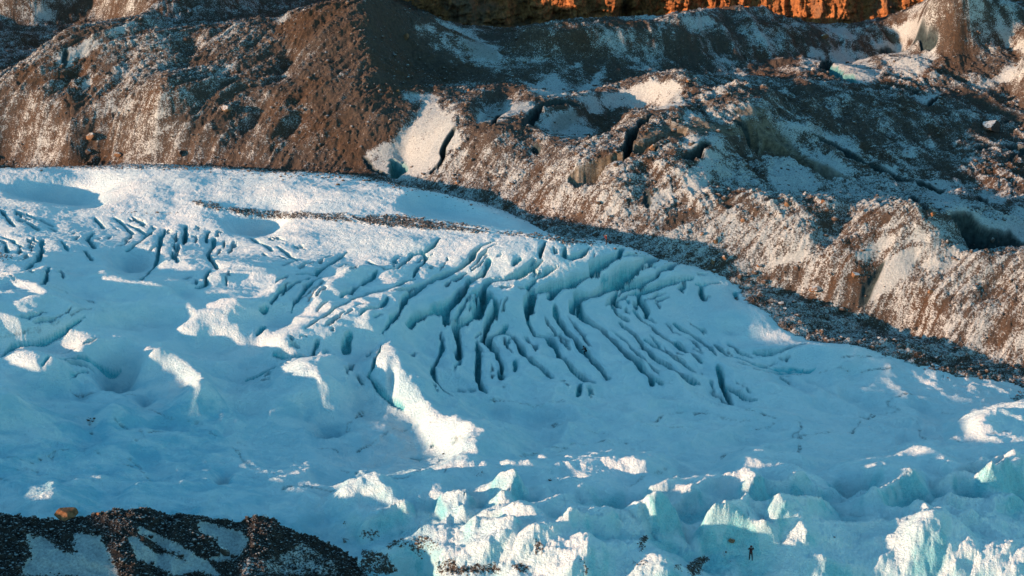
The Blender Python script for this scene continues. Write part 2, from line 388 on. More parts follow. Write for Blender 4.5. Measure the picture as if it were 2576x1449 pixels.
# crevasses: (region, points in the enlarged view, width in enlarged px, depth m)
CV = [
 (5, [(745, 342), (690, 400), (640, 440), (530, 470), (480, 520), (430, 570), (330, 578), (200, 520)], 20, 2.5),
 (5, [(610, 440), (640, 490), (580, 560), (540, 632)], 24, 3),
 (5, [(1160, 368), (1060, 400), (1000, 450), (980, 500), (900, 570), (760, 620), (640, 690), (560, 740), (480, 790), (450, 870), (380, 950), (310, 1050)], 32, 4),
 (5, [(1112, 500), (1100, 560), (1060, 620), (990, 650), (900, 720), (870, 800), (800, 850), (680, 880), (580, 930), (500, 1000)], 46, 5),
 (5, [(270, 578), (240, 640), (180, 670), (100, 720), (0, 790)], 24, 3),
 (5, [(560, 640), (480, 670), (380, 720), (300, 740), (200, 760), (100, 800), (20, 832)], 20, 2.5),
 (5, [(350, 790), (290, 860), (180, 880), (140, 920)], 26, 2.5),
 (5, [(1540, 368), (1510, 430), (1500, 492)], 18, 4), (5, [(1350, 488), (1310, 520), (1300, 545)], 24, 2.5),
 (5, [(1870, 410), (1820, 460), (1740, 492), (1680, 480), (1690, 410)], 24, 4),
 (5, [(1520, 508), (1440, 560), (1350, 610), (1240, 650), (1130, 660), (1080, 700), (1060, 740), (980, 752)], 42, 5),
 (5, [(2120, 420), (2090, 470), (1990, 510), (1890, 560), (1885, 612), (1760, 655), (1640, 692), (1540, 712), (1450, 742)], 38, 6),
 (5, [(1450, 720), (1430, 800), (1400, 892)], 55, 8),
 (5, [(2460, 482), (2300, 510), (2220, 560), (2130, 590), (2080, 640), (2040, 690), (1960, 740), (1900, 770), (1800, 780), (1740, 830), (1745, 905)], 52, 7),
 (5, [(2640, 530), (2576, 540), (2480, 560), (2400, 580), (2380, 620), (2300, 650), (2200, 692), (2100, 702), (2030, 712)], 30, 5),
 (5, [(2650, 640), (2576, 650), (2500, 660), (2400, 690), (2320, 730), (2240, 752), (2170, 762)], 34, 5),
 (5, [(2080, 740), (2050, 790), (2085, 850), (2112, 862)], 38, 5), (5, [(2045, 850), (2080, 910), (2155, 962)], 28, 4),
 (5, [(2100, 975), (2190, 1050), (2260, 1130), (2350, 1240), (2450, 1300), (2576, 1380), (2700, 1460)], 28, 4),
 (5, [(2225, 740), (2260, 820), (2300, 890), (2312, 920)], 34, 5),
 (5, [(2205, 885), (2270, 970), (2340, 1010), (2400, 1070), (2500, 1130), (2600, 1200)], 20, 3), (5, [(2290, 1105), (2400, 1180), (2500, 1240), (2600, 1310)], 15, 2.5),
 (5, [(1610, 845), (1620, 940), (1700, 1040), (1780, 1120), (1860, 1215), (1920, 1290), (2015, 1395)], 44, 5),
 (5, [(1790, 785), (1800, 920), (1870, 980), (1960, 1030), (2060, 1120), (2150, 1210), (2250, 1290), (2330, 1390), (2345, 1460)], 42, 5.5), (5, [(2330, 1390), (2420, 1440)], 20, 3),
 (5, [(1400, 900), (1410, 980), (1460, 1070), (1560, 1090), (1620, 1180), (1680, 1260), (1740, 1330), (1820, 1390), (1920, 1442)], 34, 4),
 (5, [(1235, 1060), (1290, 1080), (1350, 1160), (1400, 1240), (1470, 1300), (1540, 1350), (1590, 1400)], 30, 4),
 (5, [(1160, 795), (1170, 860), (1130, 930), (1100, 990), (1060, 1115)], 38, 7),
 (5, [(1250, 1000), (1200, 1050), (1120, 1090), (1100, 1120), (1150, 1180), (1190, 1260), (1220, 1335)], 36, 4.5), (5, [(1190, 1345), (1210, 1405)], 32, 4),
 (5, [(1020, 1125), (1040, 1200), (1030, 1300), (1030, 1400), (1060, 1460)], 34, 5),
 (5, [(800, 870), (790, 960), (770, 975)], 40, 5), (5, [(985, 930), (940, 970), (860, 1000), (870, 1080), (890, 1160), (880, 1255)], 42, 6),
 (5, [(1110, 750), (1060, 830), (1000, 925)], 66, 7), (5, [(970, 640), (930, 700), (880, 810)], 46, 6),
 (5, [(760, 1105), (760, 1180), (730, 1250), (690, 1310), (690, 1370), (745, 1449), (790, 1500)], 19, 3),
 (5, [(70, 1045), (40, 1120), (18, 1205)], 44, 3.5), (5, [(300, 1140), (240, 1330), (205, 1380), (265, 1455), (330, 1520), (470, 1610)], 14, 2), (5, [(1310, 1265), (1312, 1355)], 24, 2),
 (5, [(1640, 560), (1560, 590), (1480, 640), (1400, 700)], 26, 3), (5, [(1660, 690), (1600, 740), (1560, 800)], 30, 4), (5, [(900, 560), (820, 600), (740, 650)], 18, 2),
 (6, [(100, 684), (160, 690), (290, 680)], 9, 1.5), (6, [(140, 690), (142, 750), (162, 812)], 28, 4), (6, [(395, 748), (412, 805)], 20, 2), (6, [(400, 745), (500, 772), (650, 860), (740, 912)], 9, 1.5),
 (6, [(-60, 990), (0, 1040), (100, 1100), (180, 1160), (245, 1222)], 22, 3), (6, [(-60, 1120), (0, 1170), (80, 1220), (140, 1272)], 20, 3), (6, [(240, 1148), (335, 1232)], 26, 3), (6, [(340, 1143), (420, 1200), (520, 1237)], 22, 3),
 (6, [(525, 1202), (640, 1212), (740, 1192), (830, 1157), (940, 1138)], 34, 5), (6, [(0, 1290), (95, 1352)], 14, 2), (6, [(-20, 1385), (80, 1449)], 18, 2), (6, [(268, 1305), (290, 1380), (300, 1460), (370, 1610)], 28, 5),
 (6, [(740, 1392), (800, 1447)], 10, 1.5), (6, [(400, 1240), (520, 1290), (640, 1312), (900, 1335)], 7, 1.0), (6, [(560, 1330), (760, 1350), (1000, 1330)], 5, 0.8),
 (9, [(310, 0), (400, 60), (470, 100), (550, 132)], 22, 3),
 (8, [(740, 0), (790, 50), (845, 95)], 20, 2.5), (8, [(1040, 0), (1065, 30), (1092, 60)], 26, 3), (8, [(1810, 0), (1790, 50), (1780, 102)], 24, 2.5), (8, [(525, 570), (575, 572), (622, 592)], 26, 4),
 (4, [(5, 125), (50, 190), (115, 258)], 22, 3), (4, [(200, 220), (290, 282)], 20, 2.5), (4, [(300, 198), (400, 252)], 16, 2.5), (4, [(368, 258), (425, 292)], 14, 2),
 (4, [(865, 188), (940, 250), (1000, 315)], 18, 2.5), (4, [(968, 238), (1030, 270), (1095, 312)], 12, 2), (4, [(715, 190), (785, 272)], 14, 2),
 (4, [(702, 308), (660, 350), (712, 418)], 24, 3), (4, [(638, 430), (692, 515)], 26, 3), (4, [(315, 355), (312, 440), (290, 500), (200, 582)], 28, 3), (4, [(365, 560), (350, 620), (315, 695)], 18, 2.5),
 (4, [(40, 385), (50, 455)], 20, 2), (4, [(20, 340), (90, 360), (165, 412)], 9, 1.2),
 (4, [(1402, 248), (1395, 320), (1385, 392)], 30, 4), (4, [(1245, 278), (1212, 350), (1200, 420), (1180, 520), (1120, 612), (1060, 662)], 26, 2.5), (4, [(1300, 435), (1342, 525)], 28, 3),
 (4, [(1150, 290), (1080, 352), (1000, 412), (945, 432)], 20, 2), (4, [(1580, 288), (1552, 340), (1560, 382)], 18, 2.5), (4, [(1612, 345), (1612, 400), (1570, 460), (1600, 510), (1642, 572)], 30, 4),
 (4, [(1582, 578), (1550, 640), (1560, 690), (1485, 718)], 14, 2.5), (4, [(2255, 508), (2135, 548)], 22, 2.5), (4, [(2095, 405), (2170, 460), (2245, 512)], 15, 2), (4, [(1885, 338), (2000, 400), (2055, 442)], 14, 2),
 (4, [(2620, 450), (2576, 480), (2450, 560), (2380, 622), (2245, 612)], 26, 3), (4, [(2335, 638), (2200, 690), (2110, 740), (2045, 825)], 26, 3), (4, [(2015, 858), (1965, 892)], 30, 2.5),
 (4, [(2620, 830), (2576, 850), (2480, 910), (2380, 970), (2305, 1025)], 16, 2.5), (4, [(2402, 1105), (2370, 1180), (2352, 1238)], 26, 3), (4, [(2065, 1210), (2200, 1247), (2352, 1238)], 22, 2.5),
 (4, [(640, 930), (500, 1030), (400, 1090), (280, 1140), (100, 1162), (-10, 1245)], 20, 1.6), (4, [(320, 1302), (500, 1250), (700, 1220), (900, 1165)], 12, 1.2), (4, [(2080, 1310), (1960, 1380), (1860, 1410)], 10, 1.2),
 (4, [(200, 160), (270, 200), (330, 215)], 8, 1), (4, [(460, 365), (510, 440)], 9, 1.2), (4, [(2420, 640), (2300, 730), (2200, 900)], 16, 1.6), (4, [(2000, 1010), (1940, 1075)], 22, 1.6),
]
# hair cracks holding grit: (region, points, width)
GR = [
 (7, [(540, 65), (700, 52), (860, 60), (1000, 70)], 5), (7, [(290, 548), (380, 548), (450, 510), (550, 490), (680, 505), (780, 545), (900, 590), (1000, 630)], 7), (7, [(1090, 380), (1180, 358), (1280, 342)], 7),
 (7, [(1120, 180), (1230, 210), (1330, 270), (1450, 295), (1520, 300)], 7), (7, [(1060, 350), (1095, 400), (1020, 440)], 12), (7, [(980, 580), (1040, 630), (1090, 690), (1135, 745)], 14), (7, [(1755, 480), (1800, 530), (1840, 600), (1900, 660)], 18),
 (7, [(690, 260), (670, 300)], 24), (7, [(680, 370), (700, 378)], 16), (7, [(0, 560), (110, 565), (240, 588)], 9), (7, [(120, 640), (200, 645), (280, 655)], 9), (7, [(240, 690), (300, 695), (360, 685)], 12), (7, [(0, 710), (85, 745)], 14),
 (7, [(1070, 905), (1110, 930), (1140, 955)], 12), (7, [(1590, 370), (1630, 395)], 6), (7, [(2360, 485), (2460, 480), (2540, 505)], 7), (7, [(2140, 800), (2230, 780), (2400, 800), (2576, 790)], 7), (7, [(880, 265), (960, 325)], 9), (7, [(1800, 435), (1850, 445)], 8),
 (8, [(0, 655), (100, 660), (300, 705), (540, 690), (640, 655), (750, 585)], 7), (8, [(680, 680), (800, 645), (950, 635)], 5), (8, [(130, 505), (300, 420), (400, 355), (490, 342)], 9), (8, [(0, 370), (60, 285), (160, 220)], 7), (8, [(1120, 125), (1300, 135), (1480, 178), (1680, 130)], 6),
 (8, [(2190, 310), (2330, 320), (2576, 325)], 4), (8, [(2340, 300), (2400, 270), (2480, 240), (2576, 228)], 12), (8, [(1330, 560), (1500, 530), (1620, 540), (1760, 450), (2000, 440), (2150, 450)], 6), (8, [(1590, 495), (1700, 480), (1760, 450)], 8), (8, [(2120, 780), (2240, 740), (2400, 680), (2480, 620)], 7),
 (8, [(1600, 310), (1800, 350), (1980, 400)], 4), (8, [(940, 640), (1000, 680), (1080, 690)], 9), (8, [(840, 420), (920, 400)], 8), (8, [(640, 295), (690, 285)], 6),
 (9, [(0, 225), (150, 235), (300, 262), (430, 272), (570, 262)], 7), (9, [(370, 160), (470, 200), (600, 220), (680, 250), (880, 285)], 8), (9, [(570, 325), (640, 325), (690, 295)], 8), (9, [(880, 290), (900, 340), (850, 400), (885, 500), (860, 525), (700, 520), (440, 512), (320, 545), (230, 590)], 7),
 (9, [(890, 400), (1080, 385), (1280, 380), (1330, 300), (1380, 250), (1480, 210), (1630, 205), (1550, 175), (1545, 150), (1610, 115), (1740, 95), (1700, 70), (1810, 60)], 8), (9, [(1715, 270), (1790, 340), (1785, 400), (1900, 430), (2100, 450), (2230, 430), (2400, 380), (2440, 362)], 8),
 (9, [(1960, 235), (2040, 237)], 9), (9, [(1880, 10), (1900, 15)], 12), (9, [(1350, 240), (1450, 220)], 12), (6, [(1200, 1245), (1260, 1240), (1560, 1250)], 6), (6, [(560, 1350), (780, 1365), (1200, 1330), (1600, 1340)], 5), (6, [(730, 1410), (800, 1445)], 14),
 (6, [(2000, 1350), (1960, 1400)], 4), (4, [(0, 620), (120, 660), (330, 690), (480, 740), (720, 830)], 7), (4, [(540, 925), (620, 880), (700, 865)], 6), (4, [(0, 1085), (160, 1070), (300, 1030)], 5), (4, [(400, 990), (500, 950)], 5),
]
# black slits and ice faces in the moraine: (region, pts, width, depth, kind) kind 0 dark crack, 1 brown-grey ice wall
MCR = [
 (2, [(2350, 878), (2290, 920), (2270, 960), (2200, 990), (2170, 1080), (2155, 1172)], 34, 6, 0), (2, [(2150, 1170), (2000, 1230), (1900, 1290), (1800, 1345), (1730, 1362)], 60, 4, 1), (2, [(2576, 990), (2450, 1040), (2300, 1085), (2200, 1140)], 60, 3.5, 1),
 (2, [(850, 975), (800, 1060), (768, 1130), (775, 1180), (740, 1250), (685, 1312)], 14, 3, 0), (2, [(1780, 790), (1640, 770), (1520, 800), (1440, 880), (1380, 960)], 30, 2.5, 0), (2, [(400, 1215), (440, 1260), (410, 1330)], 62, 7, 2),
 (2, [(1460, 1110), (1480, 1160)], 16, 2, 0), (3, [(0, 1200), (90, 1165), (190, 1085)], 34, 3, 0), (3, [(540, 970), (520, 1050), (540, 1100), (700, 1110), (800, 1170), (930, 1230), (1060, 1300), (1210, 1340)], 84, 4.5, 1),
 (3, [(400, 920), (450, 960), (500, 965)], 18, 2.5, 0), (3, [(1010, 1040), (1150, 1110), (1280, 1190), (1390, 1240)], 50, 2.5, 0), (3, [(1410, 1245), (1530, 1310), (1640, 1360), (1740, 1392)], 46, 4, 0), (3, [(1740, 1392), (1850, 1420), (1960, 1449)], 30, 2, 0),
 (3, [(1460, 690), (1530, 675), (1640, 688), (1770, 712)], 18, 4, 0), (3, [(1060, 460), (1100, 470), (1090, 520)], 56, 5, 0), (3, [(1110, 510), (1180, 570), (1290, 630)], 34, 3, 2), (3, [(1860, 795), (1930, 745), (2060, 740)], 16, 2, 0),
 (3, [(2220, 1125), (2320, 1110), (2420, 1130), (2500, 1125), (2576, 1150)], 26, 3.5, 0), (3, [(2410, 940), (2470, 925), (2540, 930)], 16, 3, 0), (3, [(1740, 330), (1820, 335), (1910, 320)], 14, 2.5, 0), (3, [(1490, 230), (1570, 280), (1650, 320)], 40, 2.5, 0),
 (6, [(2070, 215), (2130, 270), (2230, 335), (2330, 375), (2450, 370), (2576, 415)], 64, 5, 0), (6, [(1640, 28), (1740, 60), (1830, 130)], 18, 3, 0), (6, [(2240, 60), (2330, 130), (2450, 190)], 22, 2.5, 0),
 (6, [(1500, 560), (1440, 650), (1380, 760), (1350, 830)], 14, 0.9, 0), (5, [(2300, 10), (2310, 120)], 10, 0.6, 0), (1, [(500, 390), (480, 500)], 6, 0.5, 0),
 (3, [(2450, 1230), (2576, 1160)], 4, 0.5, 0), (2, [(180, 1200), (230, 1290), (330, 1330)], 10, 1, 0), (2, [(1150, 930), (1190, 870), (1260, 850)], 14, 1.5, 0), (2, [(2380, 1120), (2340, 1160)], 6, 0.5, 0),
]
# bowls in the ice: (region, x, y, half width px, half height px, depth)
PIT = [(4, 880, 1310, 190, 110, 3.6), (4, 400, 60, 330, 50, 2.2), (4, 1930, 285, 200, 45, 1.8), (6, 390, 990, 90, 36, 1.3), (7, 1680, 705, 60, 50, 1.6), (7, 2480, 340, 120, 50, 2.2), (4, 60, 700, 70, 40, 0.8),
       (4, 900, 930, 160, 40, 0.8), (4, 1000, 580, 160, 60, 0.9), (7, 1100, 110, 60, 50, 1.0), (5, 380, 1380, 40, 50, 0.8), (7, 2300, 190, 50, 30, 0.6), (8, 2160, 940, 250, 60, 2.0), (9, 1280, 800, 180, 60, 2.6), (9, 700, 800, 120, 50, 2.0)]
# seracs: (region, x, y of the top, height m, half-width toward the sun, half-width away, along-view half-length)
SER = [
 (8, 1410, 820, 3.2, 5, 3, 3), (8, 1565, 872, 6.0, 8, 11, 7), (8, 1625, 1012, 2.6, 4, 2.5, 2.5), (8, 790, 985, 3.0, 5, 5, 3), (8, 890, 1000, 3.2, 7, 3.5, 3.5), (8, 2155, 1052, 4.6, 7, 3.5, 4.0), (8, 2300, 932, 4.6, 7, 6, 4), (8, 2250, 1122, 5.5, 7, 6, 5),
 (8, 2470, 1098, 2.6, 4, 2, 2.5), (8, 1350, 1132, 3.6, 5, 2.5, 3), (8, 1575, 1098, 6.2, 7, 9, 5), (8, 1078, 1236, 5.4, 8, 3.5, 4.5), (8, 1868, 1266, 6.4, 4.5, 3.5, 4), (8, 1240, 1250, 2.8, 3, 2, 2.5), (8, 590, 1150, 4.0, 9, 6, 4), (8, 2450, 1322, 6.0, 8, 5, 5),
 (8, 540, 1080, 2.6, 4, 3, 2.5), (8, 2130, 1330, 2.6, 3, 3, 3), (8, 620, 1375, 2.6, 5, 4, 3), (8, 620, 1085, 1.8, 2, 2, 2), (8, 1030, 1110, 2.4, 5, 6, 3), (8, 420, 1010, 1.8, 5, 3, 2.5), (8, 1150, 1190, 1.6, 3, 2, 2),
 (9, 900, 748, 3.6, 5, 6, 4), (9, 1040, 755, 3.2, 5, 5, 4), (9, 1330, 1008, 4.4, 6, 8, 5), (9, 975, 1112, 6.4, 11, 5, 5.5), (9, 1870, 1112, 7.2, 6, 3.5, 6), (9, 1930, 1130, 6.6, 5, 4, 5), (9, 1215, 958, 2.6, 3, 3, 2.5), (9, 1740, 690, 4.0, 9, 8, 4), (9, 2080, 758, 2.2, 5, 4, 2.5),
 (9, 1100, 1345, 4.8, 4, 4, 4), (9, 2580, 1235, 7.0, 11, 6, 7), (9, 165, 1297, 4.0, 4.5, 2.5, 3), (9, 290, 1320, 3.2, 2.5, 3.5, 3), (9, 500, 1128, 2.8, 13, 9, 3.5), (9, 95, 785, 3.0, 5, 4, 3), (9, 560, 912, 3.2, 6, 5, 3.5), (9, 2240, 975, 2.4, 7, 6, 3), (9, 2420, 1040, 2.2, 6, 7, 3),
 (9, 1230, 1400, 2.2, 3, 3, 2.5), (9, 1560, 1440, 3, 5, 5, 4), (9, 240, 700, 2, 4, 4, 2.5), (9, 1780, 1360, 1.5, 6, 4, 3),
]
# long ice ridges: (region, pts, height, half width)
RDG = [
 (9, [(0, 830), (140, 760), (330, 705), (640, 700)], 1.8, 2.2), (9, [(470, 810), (600, 745), (760, 710), (990, 690)], 2.2, 2.0), (9, [(2260, 735), (2360, 665), (2450, 600), (2640, 530)], 3.0, 2.4), (9, [(2010, 622), (2200, 590), (2400, 540), (2640, 500)], 1.6, 1.8),
 (9, [(1340, 880), (1450, 810), (1560, 750), (1700, 690), (1850, 668)], 2.6, 2.6), (9, [(620, 965), (800, 945), (950, 910), (1080, 880), (1200, 872)], 2.8, 2.4), (9, [(150, 1150), (300, 1060), (420, 1000), (560, 920)], 2.2, 2.4), (9, [(1380, 900), (1500, 960), (1700, 1000), (1900, 1000), (2100, 960)], 1.4, 2),
 (9, [(1900, 760), (2070, 752), (2280, 790), (2500, 800)], 1.6, 2), (9, [(1850, 880), (2050, 860), (2280, 870), (2576, 820)], 1.8, 2.0), (9, [(1700, 1120), (1900, 1060), (2200, 1060), (2576, 1110)], 1.2, 2.0), (9, [(60, 1190), (300, 1140), (500, 1130), (740, 1170)], 1.6, 1.8),
 (8, [(0, 830), (150, 790), (300, 800), (480, 830)], 0.9, 2.5), (8, [(110, 1050), (300, 1010), (420, 940), (560, 910)], 1.8, 2.0), (8, [(700, 910), (830, 905), (1000, 920)], 1.4, 1.8), (8, [(850, 820), (1050, 822), (1250, 822), (1420, 840)], 1.2, 1.6), (8, [(1200, 880), (1300, 840), (1390, 815)], 1.8, 1.6),
 (8, [(1580, 840), (1750, 825), (1950, 822), (2150, 825)], 0.9, 1.5), (8, [(1800, 870), (1950, 845), (2100, 830), (2300, 850)], 1.3, 1.8), (8, [(2280, 790), (2400, 770), (2576, 745)], 1.2, 1.6), (8, [(930, 1120), (1050, 1110), (1200, 1140), (1350, 1140)], 1.4, 2.0), (8, [(1000, 1010), (1200, 1030), (1400, 1060), (1560, 1060)], 1.3, 1.8),
 (8, [(1640, 1080), (1800, 1100), (2000, 1100), (2100, 1080)], 1.4, 1.8), (8, [(2200, 1040), (2350, 1000), (2500, 960)], 1.6, 2), (8, [(2576, 1020), (2420, 1010), (2300, 1060)], 1.8, 2.2), (8, [(740, 990), (860, 960), (950, 1000)], 1.2, 1.6),
]

def facets(x, y, wl, seed, tilt=0.35, step=0.3):
    x = x / wl; y = y / wl
    ix, iy = np.floor(x).astype(np.int64), np.floor(y).astype(np.int64)
    best = np.full(x.shape, 9.0, np.float32); out = np.zeros(x.shape, np.float32)
    for a in (-1, 0, 1):
        for b in (-1, 0, 1):
            h = hash2(ix + a, iy + b, seed)
            r = [((h >> np.uint32(k)) & np.uint32(255)).astype(np.float32) / 255.0 for k in (0, 6, 12, 18, 24)]
            px, py = ix + a + r[0], iy + b + r[1]
            d = (x - px) ** 2 + (y - py) ** 2; m = d < best
            v = ((r[2] - .5) * (x - px) + (r[3] - .5) * (y - py)) * 2 * tilt * wl + (r[4] - .5) * step * wl
            best = np.where(m, d, best).astype(np.float32); out = np.where(m, v, out)
    return out

def seg_apply(X, Y, pts, fn, rmax):
    """call fn(index mask, distance, position 0..1 along the line, signed side) on vertices near a polyline"""
    pts = np.array(pts); seglen = np.hypot(*(pts[1:] - pts[:-1]).T); tot = seglen.sum(); acc = 0
    x0, y0 = pts.min(0) - rmax; x1, y1 = pts.max(0) + rmax
    idx = np.nonzero((X > x0) & (X < x1) & (Y > y0) & (Y < y1))[0]
    if len(idx) == 0: return
    x, y = X[idx], Y[idx]
    bd = np.full(len(idx), 1e9); bt = np.zeros(len(idx)); bs = np.zeros(len(idx))
    for i in range(len(pts) - 1):
        ax, ay = pts[i]; bx, by = pts[i + 1]; dx, dy = bx - ax, by - ay; L = dx * dx + dy * dy + 1e-9
        t = np.clip(((x - ax) * dx + (y - ay) * dy) / L, 0, 1)
        px, py = x - ax - t * dx, y - ay - t * dy
        d = np.hypot(px, py); m = d < bd
        bd = np.where(m, d, bd); bt = np.where(m, (acc + t * seglen[i]) / tot, bt); bs = np.where(m, np.sign(dx * py - dy * px), bs)
        acc += seglen[i]
    k = bd < rmax
    fn(idx[k], bd[k], bt[k], bs[k], tot)

def world_line(reg, pts, F):
    return [march(p[0], p[1], F) for p in zo(reg, pts)]

def px_to_m(X, Y): return math.hypot(Y, 102) / FO / 3.0

# colour masks in the photo frame
def mask_img(polys, s=1.0):
    m = np.zeros((MH, MW), bool)
    for p in polys: m |= inpoly(p)
    return blur(m.astype(float), s)
DIRT = [  # grit on the ice
 (zo(4, [(1420, 60), (1600, 75), (1700, 110), (1950, 130), (2100, 140), (2576, 165), (2576, 222), (2300, 205), (2000, 205), (1850, 195), (1720, 150), (1560, 135)]), .8),
 (zo(4, [(470, 135), (900, 135), (1300, 150), (1500, 158), (1400, 185), (1100, 180), (700, 160)]), .38), (zo(4, [(110, 110), (320, 125), (300, 145), (120, 125)]), .45), (zo(4, [(0, 460), (120, 470), (100, 500), (30, 530), (0, 520)]), .55),
 (zo(5, [(0, 150), (130, 180), (420, 165), (700, 210), (900, 235), (1100, 270), (1150, 300), (1400, 310), (1700, 340), (1950, 385), (1900, 410), (1600, 375), (1300, 330), (1000, 310), (850, 300), (600, 285), (350, 265), (180, 240), (0, 230)]), .85),
 (zo(1, [(0, 1160), (300, 1185), (700, 1195), (1300, 1215), (1900, 1270), (1500, 1290), (900, 1285), (400, 1275), (0, 1270)]), .62), (zo(5, [(1650, 370), (1760, 375), (1740, 440), (1680, 430)]), .5),
 (zo(2, [(0, 1320), (250, 1320), (400, 1370), (560, 1430), (400, 1400), (200, 1360), (0, 1345)]), .6),
 (zo(8, [(0, 1035), (60, 1045), (70, 1065), (0, 1085)]), .75), (zo(8, [(130, 1110), (190, 1085), (290, 1100), (300, 1140), (240, 1190), (160, 1180)]), .8), (zo(8, [(0, 1130), (80, 1190), (0, 1210)]), .7),
 (zo(8, [(330, 1220), (380, 1190), (650, 1135), (660, 1170), (770, 1215), (680, 1290), (640, 1270), (600, 1330), (520, 1250), (400, 1240), (340, 1290)]), .62), (zo(8, [(150, 1250), (330, 1270), (400, 1370), (460, 1449), (130, 1449)]), .85),
 (zo(8, [(720, 1340), (860, 1310), (900, 1449), (700, 1449)]), .75), (zo(8, [(860, 1390), (1100, 1340), (1170, 1350), (1230, 1430), (1020, 1449), (880, 1449)]), .75), (zo(8, [(1270, 1370), (1360, 1352), (1430, 1385), (1400, 1440), (1300, 1410)]), .95),
 (zo(8, [(1450, 1150), (1500, 1170), (1530, 1230), (1525, 1320), (1505, 1300), (1495, 1220), (1480, 1300), (1450, 1290), (1460, 1210)]), .9), (zo(8, [(1790, 1320), (1830, 1320), (1890, 1449), (1840, 1449)]), .85), (zo(8, [(2260, 1150), (2320, 1150), (2290, 1240), (2270, 1290), (2235, 1210)]), .9),
 (zo(8, [(2180, 1330), (2320, 1320), (2330, 1370), (2260, 1400), (2200, 1370)]), .6), (zo(8, [(2490, 1370), (2560, 1360), (2576, 1420), (2510, 1400)]), .75), (zo(8, [(1180, 1335), (1260, 1335), (1240, 1360), (1190, 1350)]), .8),
 (zo(9, [(10, 1385), (80, 1330), (170, 1297), (210, 1320), (150, 1380), (130, 1449), (60, 1449)]), .92), (zo(9, [(345, 1335), (390, 1330), (390, 1350), (350, 1352)]), .9), (zo(9, [(270, 1290), (330, 1240), (360, 1280), (300, 1310)]), .35), (zo(9, [(450, 1400), (600, 1380), (620, 1400), (500, 1420)]), .4),
 (zo(7, [(640, 250), (740, 255), (720, 300), (660, 300)]), .5), (zo(7, [(2130, 795), (2250, 780), (2220, 810)]), .5), (zo(8, [(1005, 670), (1090, 650), (1080, 700), (1000, 700)]), .5), (zo(8, [(1700, 1090), (1760, 1120), (1700, 1130)]), .4),
]
PATHS = [(5, [(0, 170), (100, 215), (190, 245)], 14), (5, [(340, 175), (520, 195), (700, 225), (860, 255), (1000, 275), (1120, 300), (1220, 322), (1500, 345), (1800, 370), (2000, 392)], 16)]
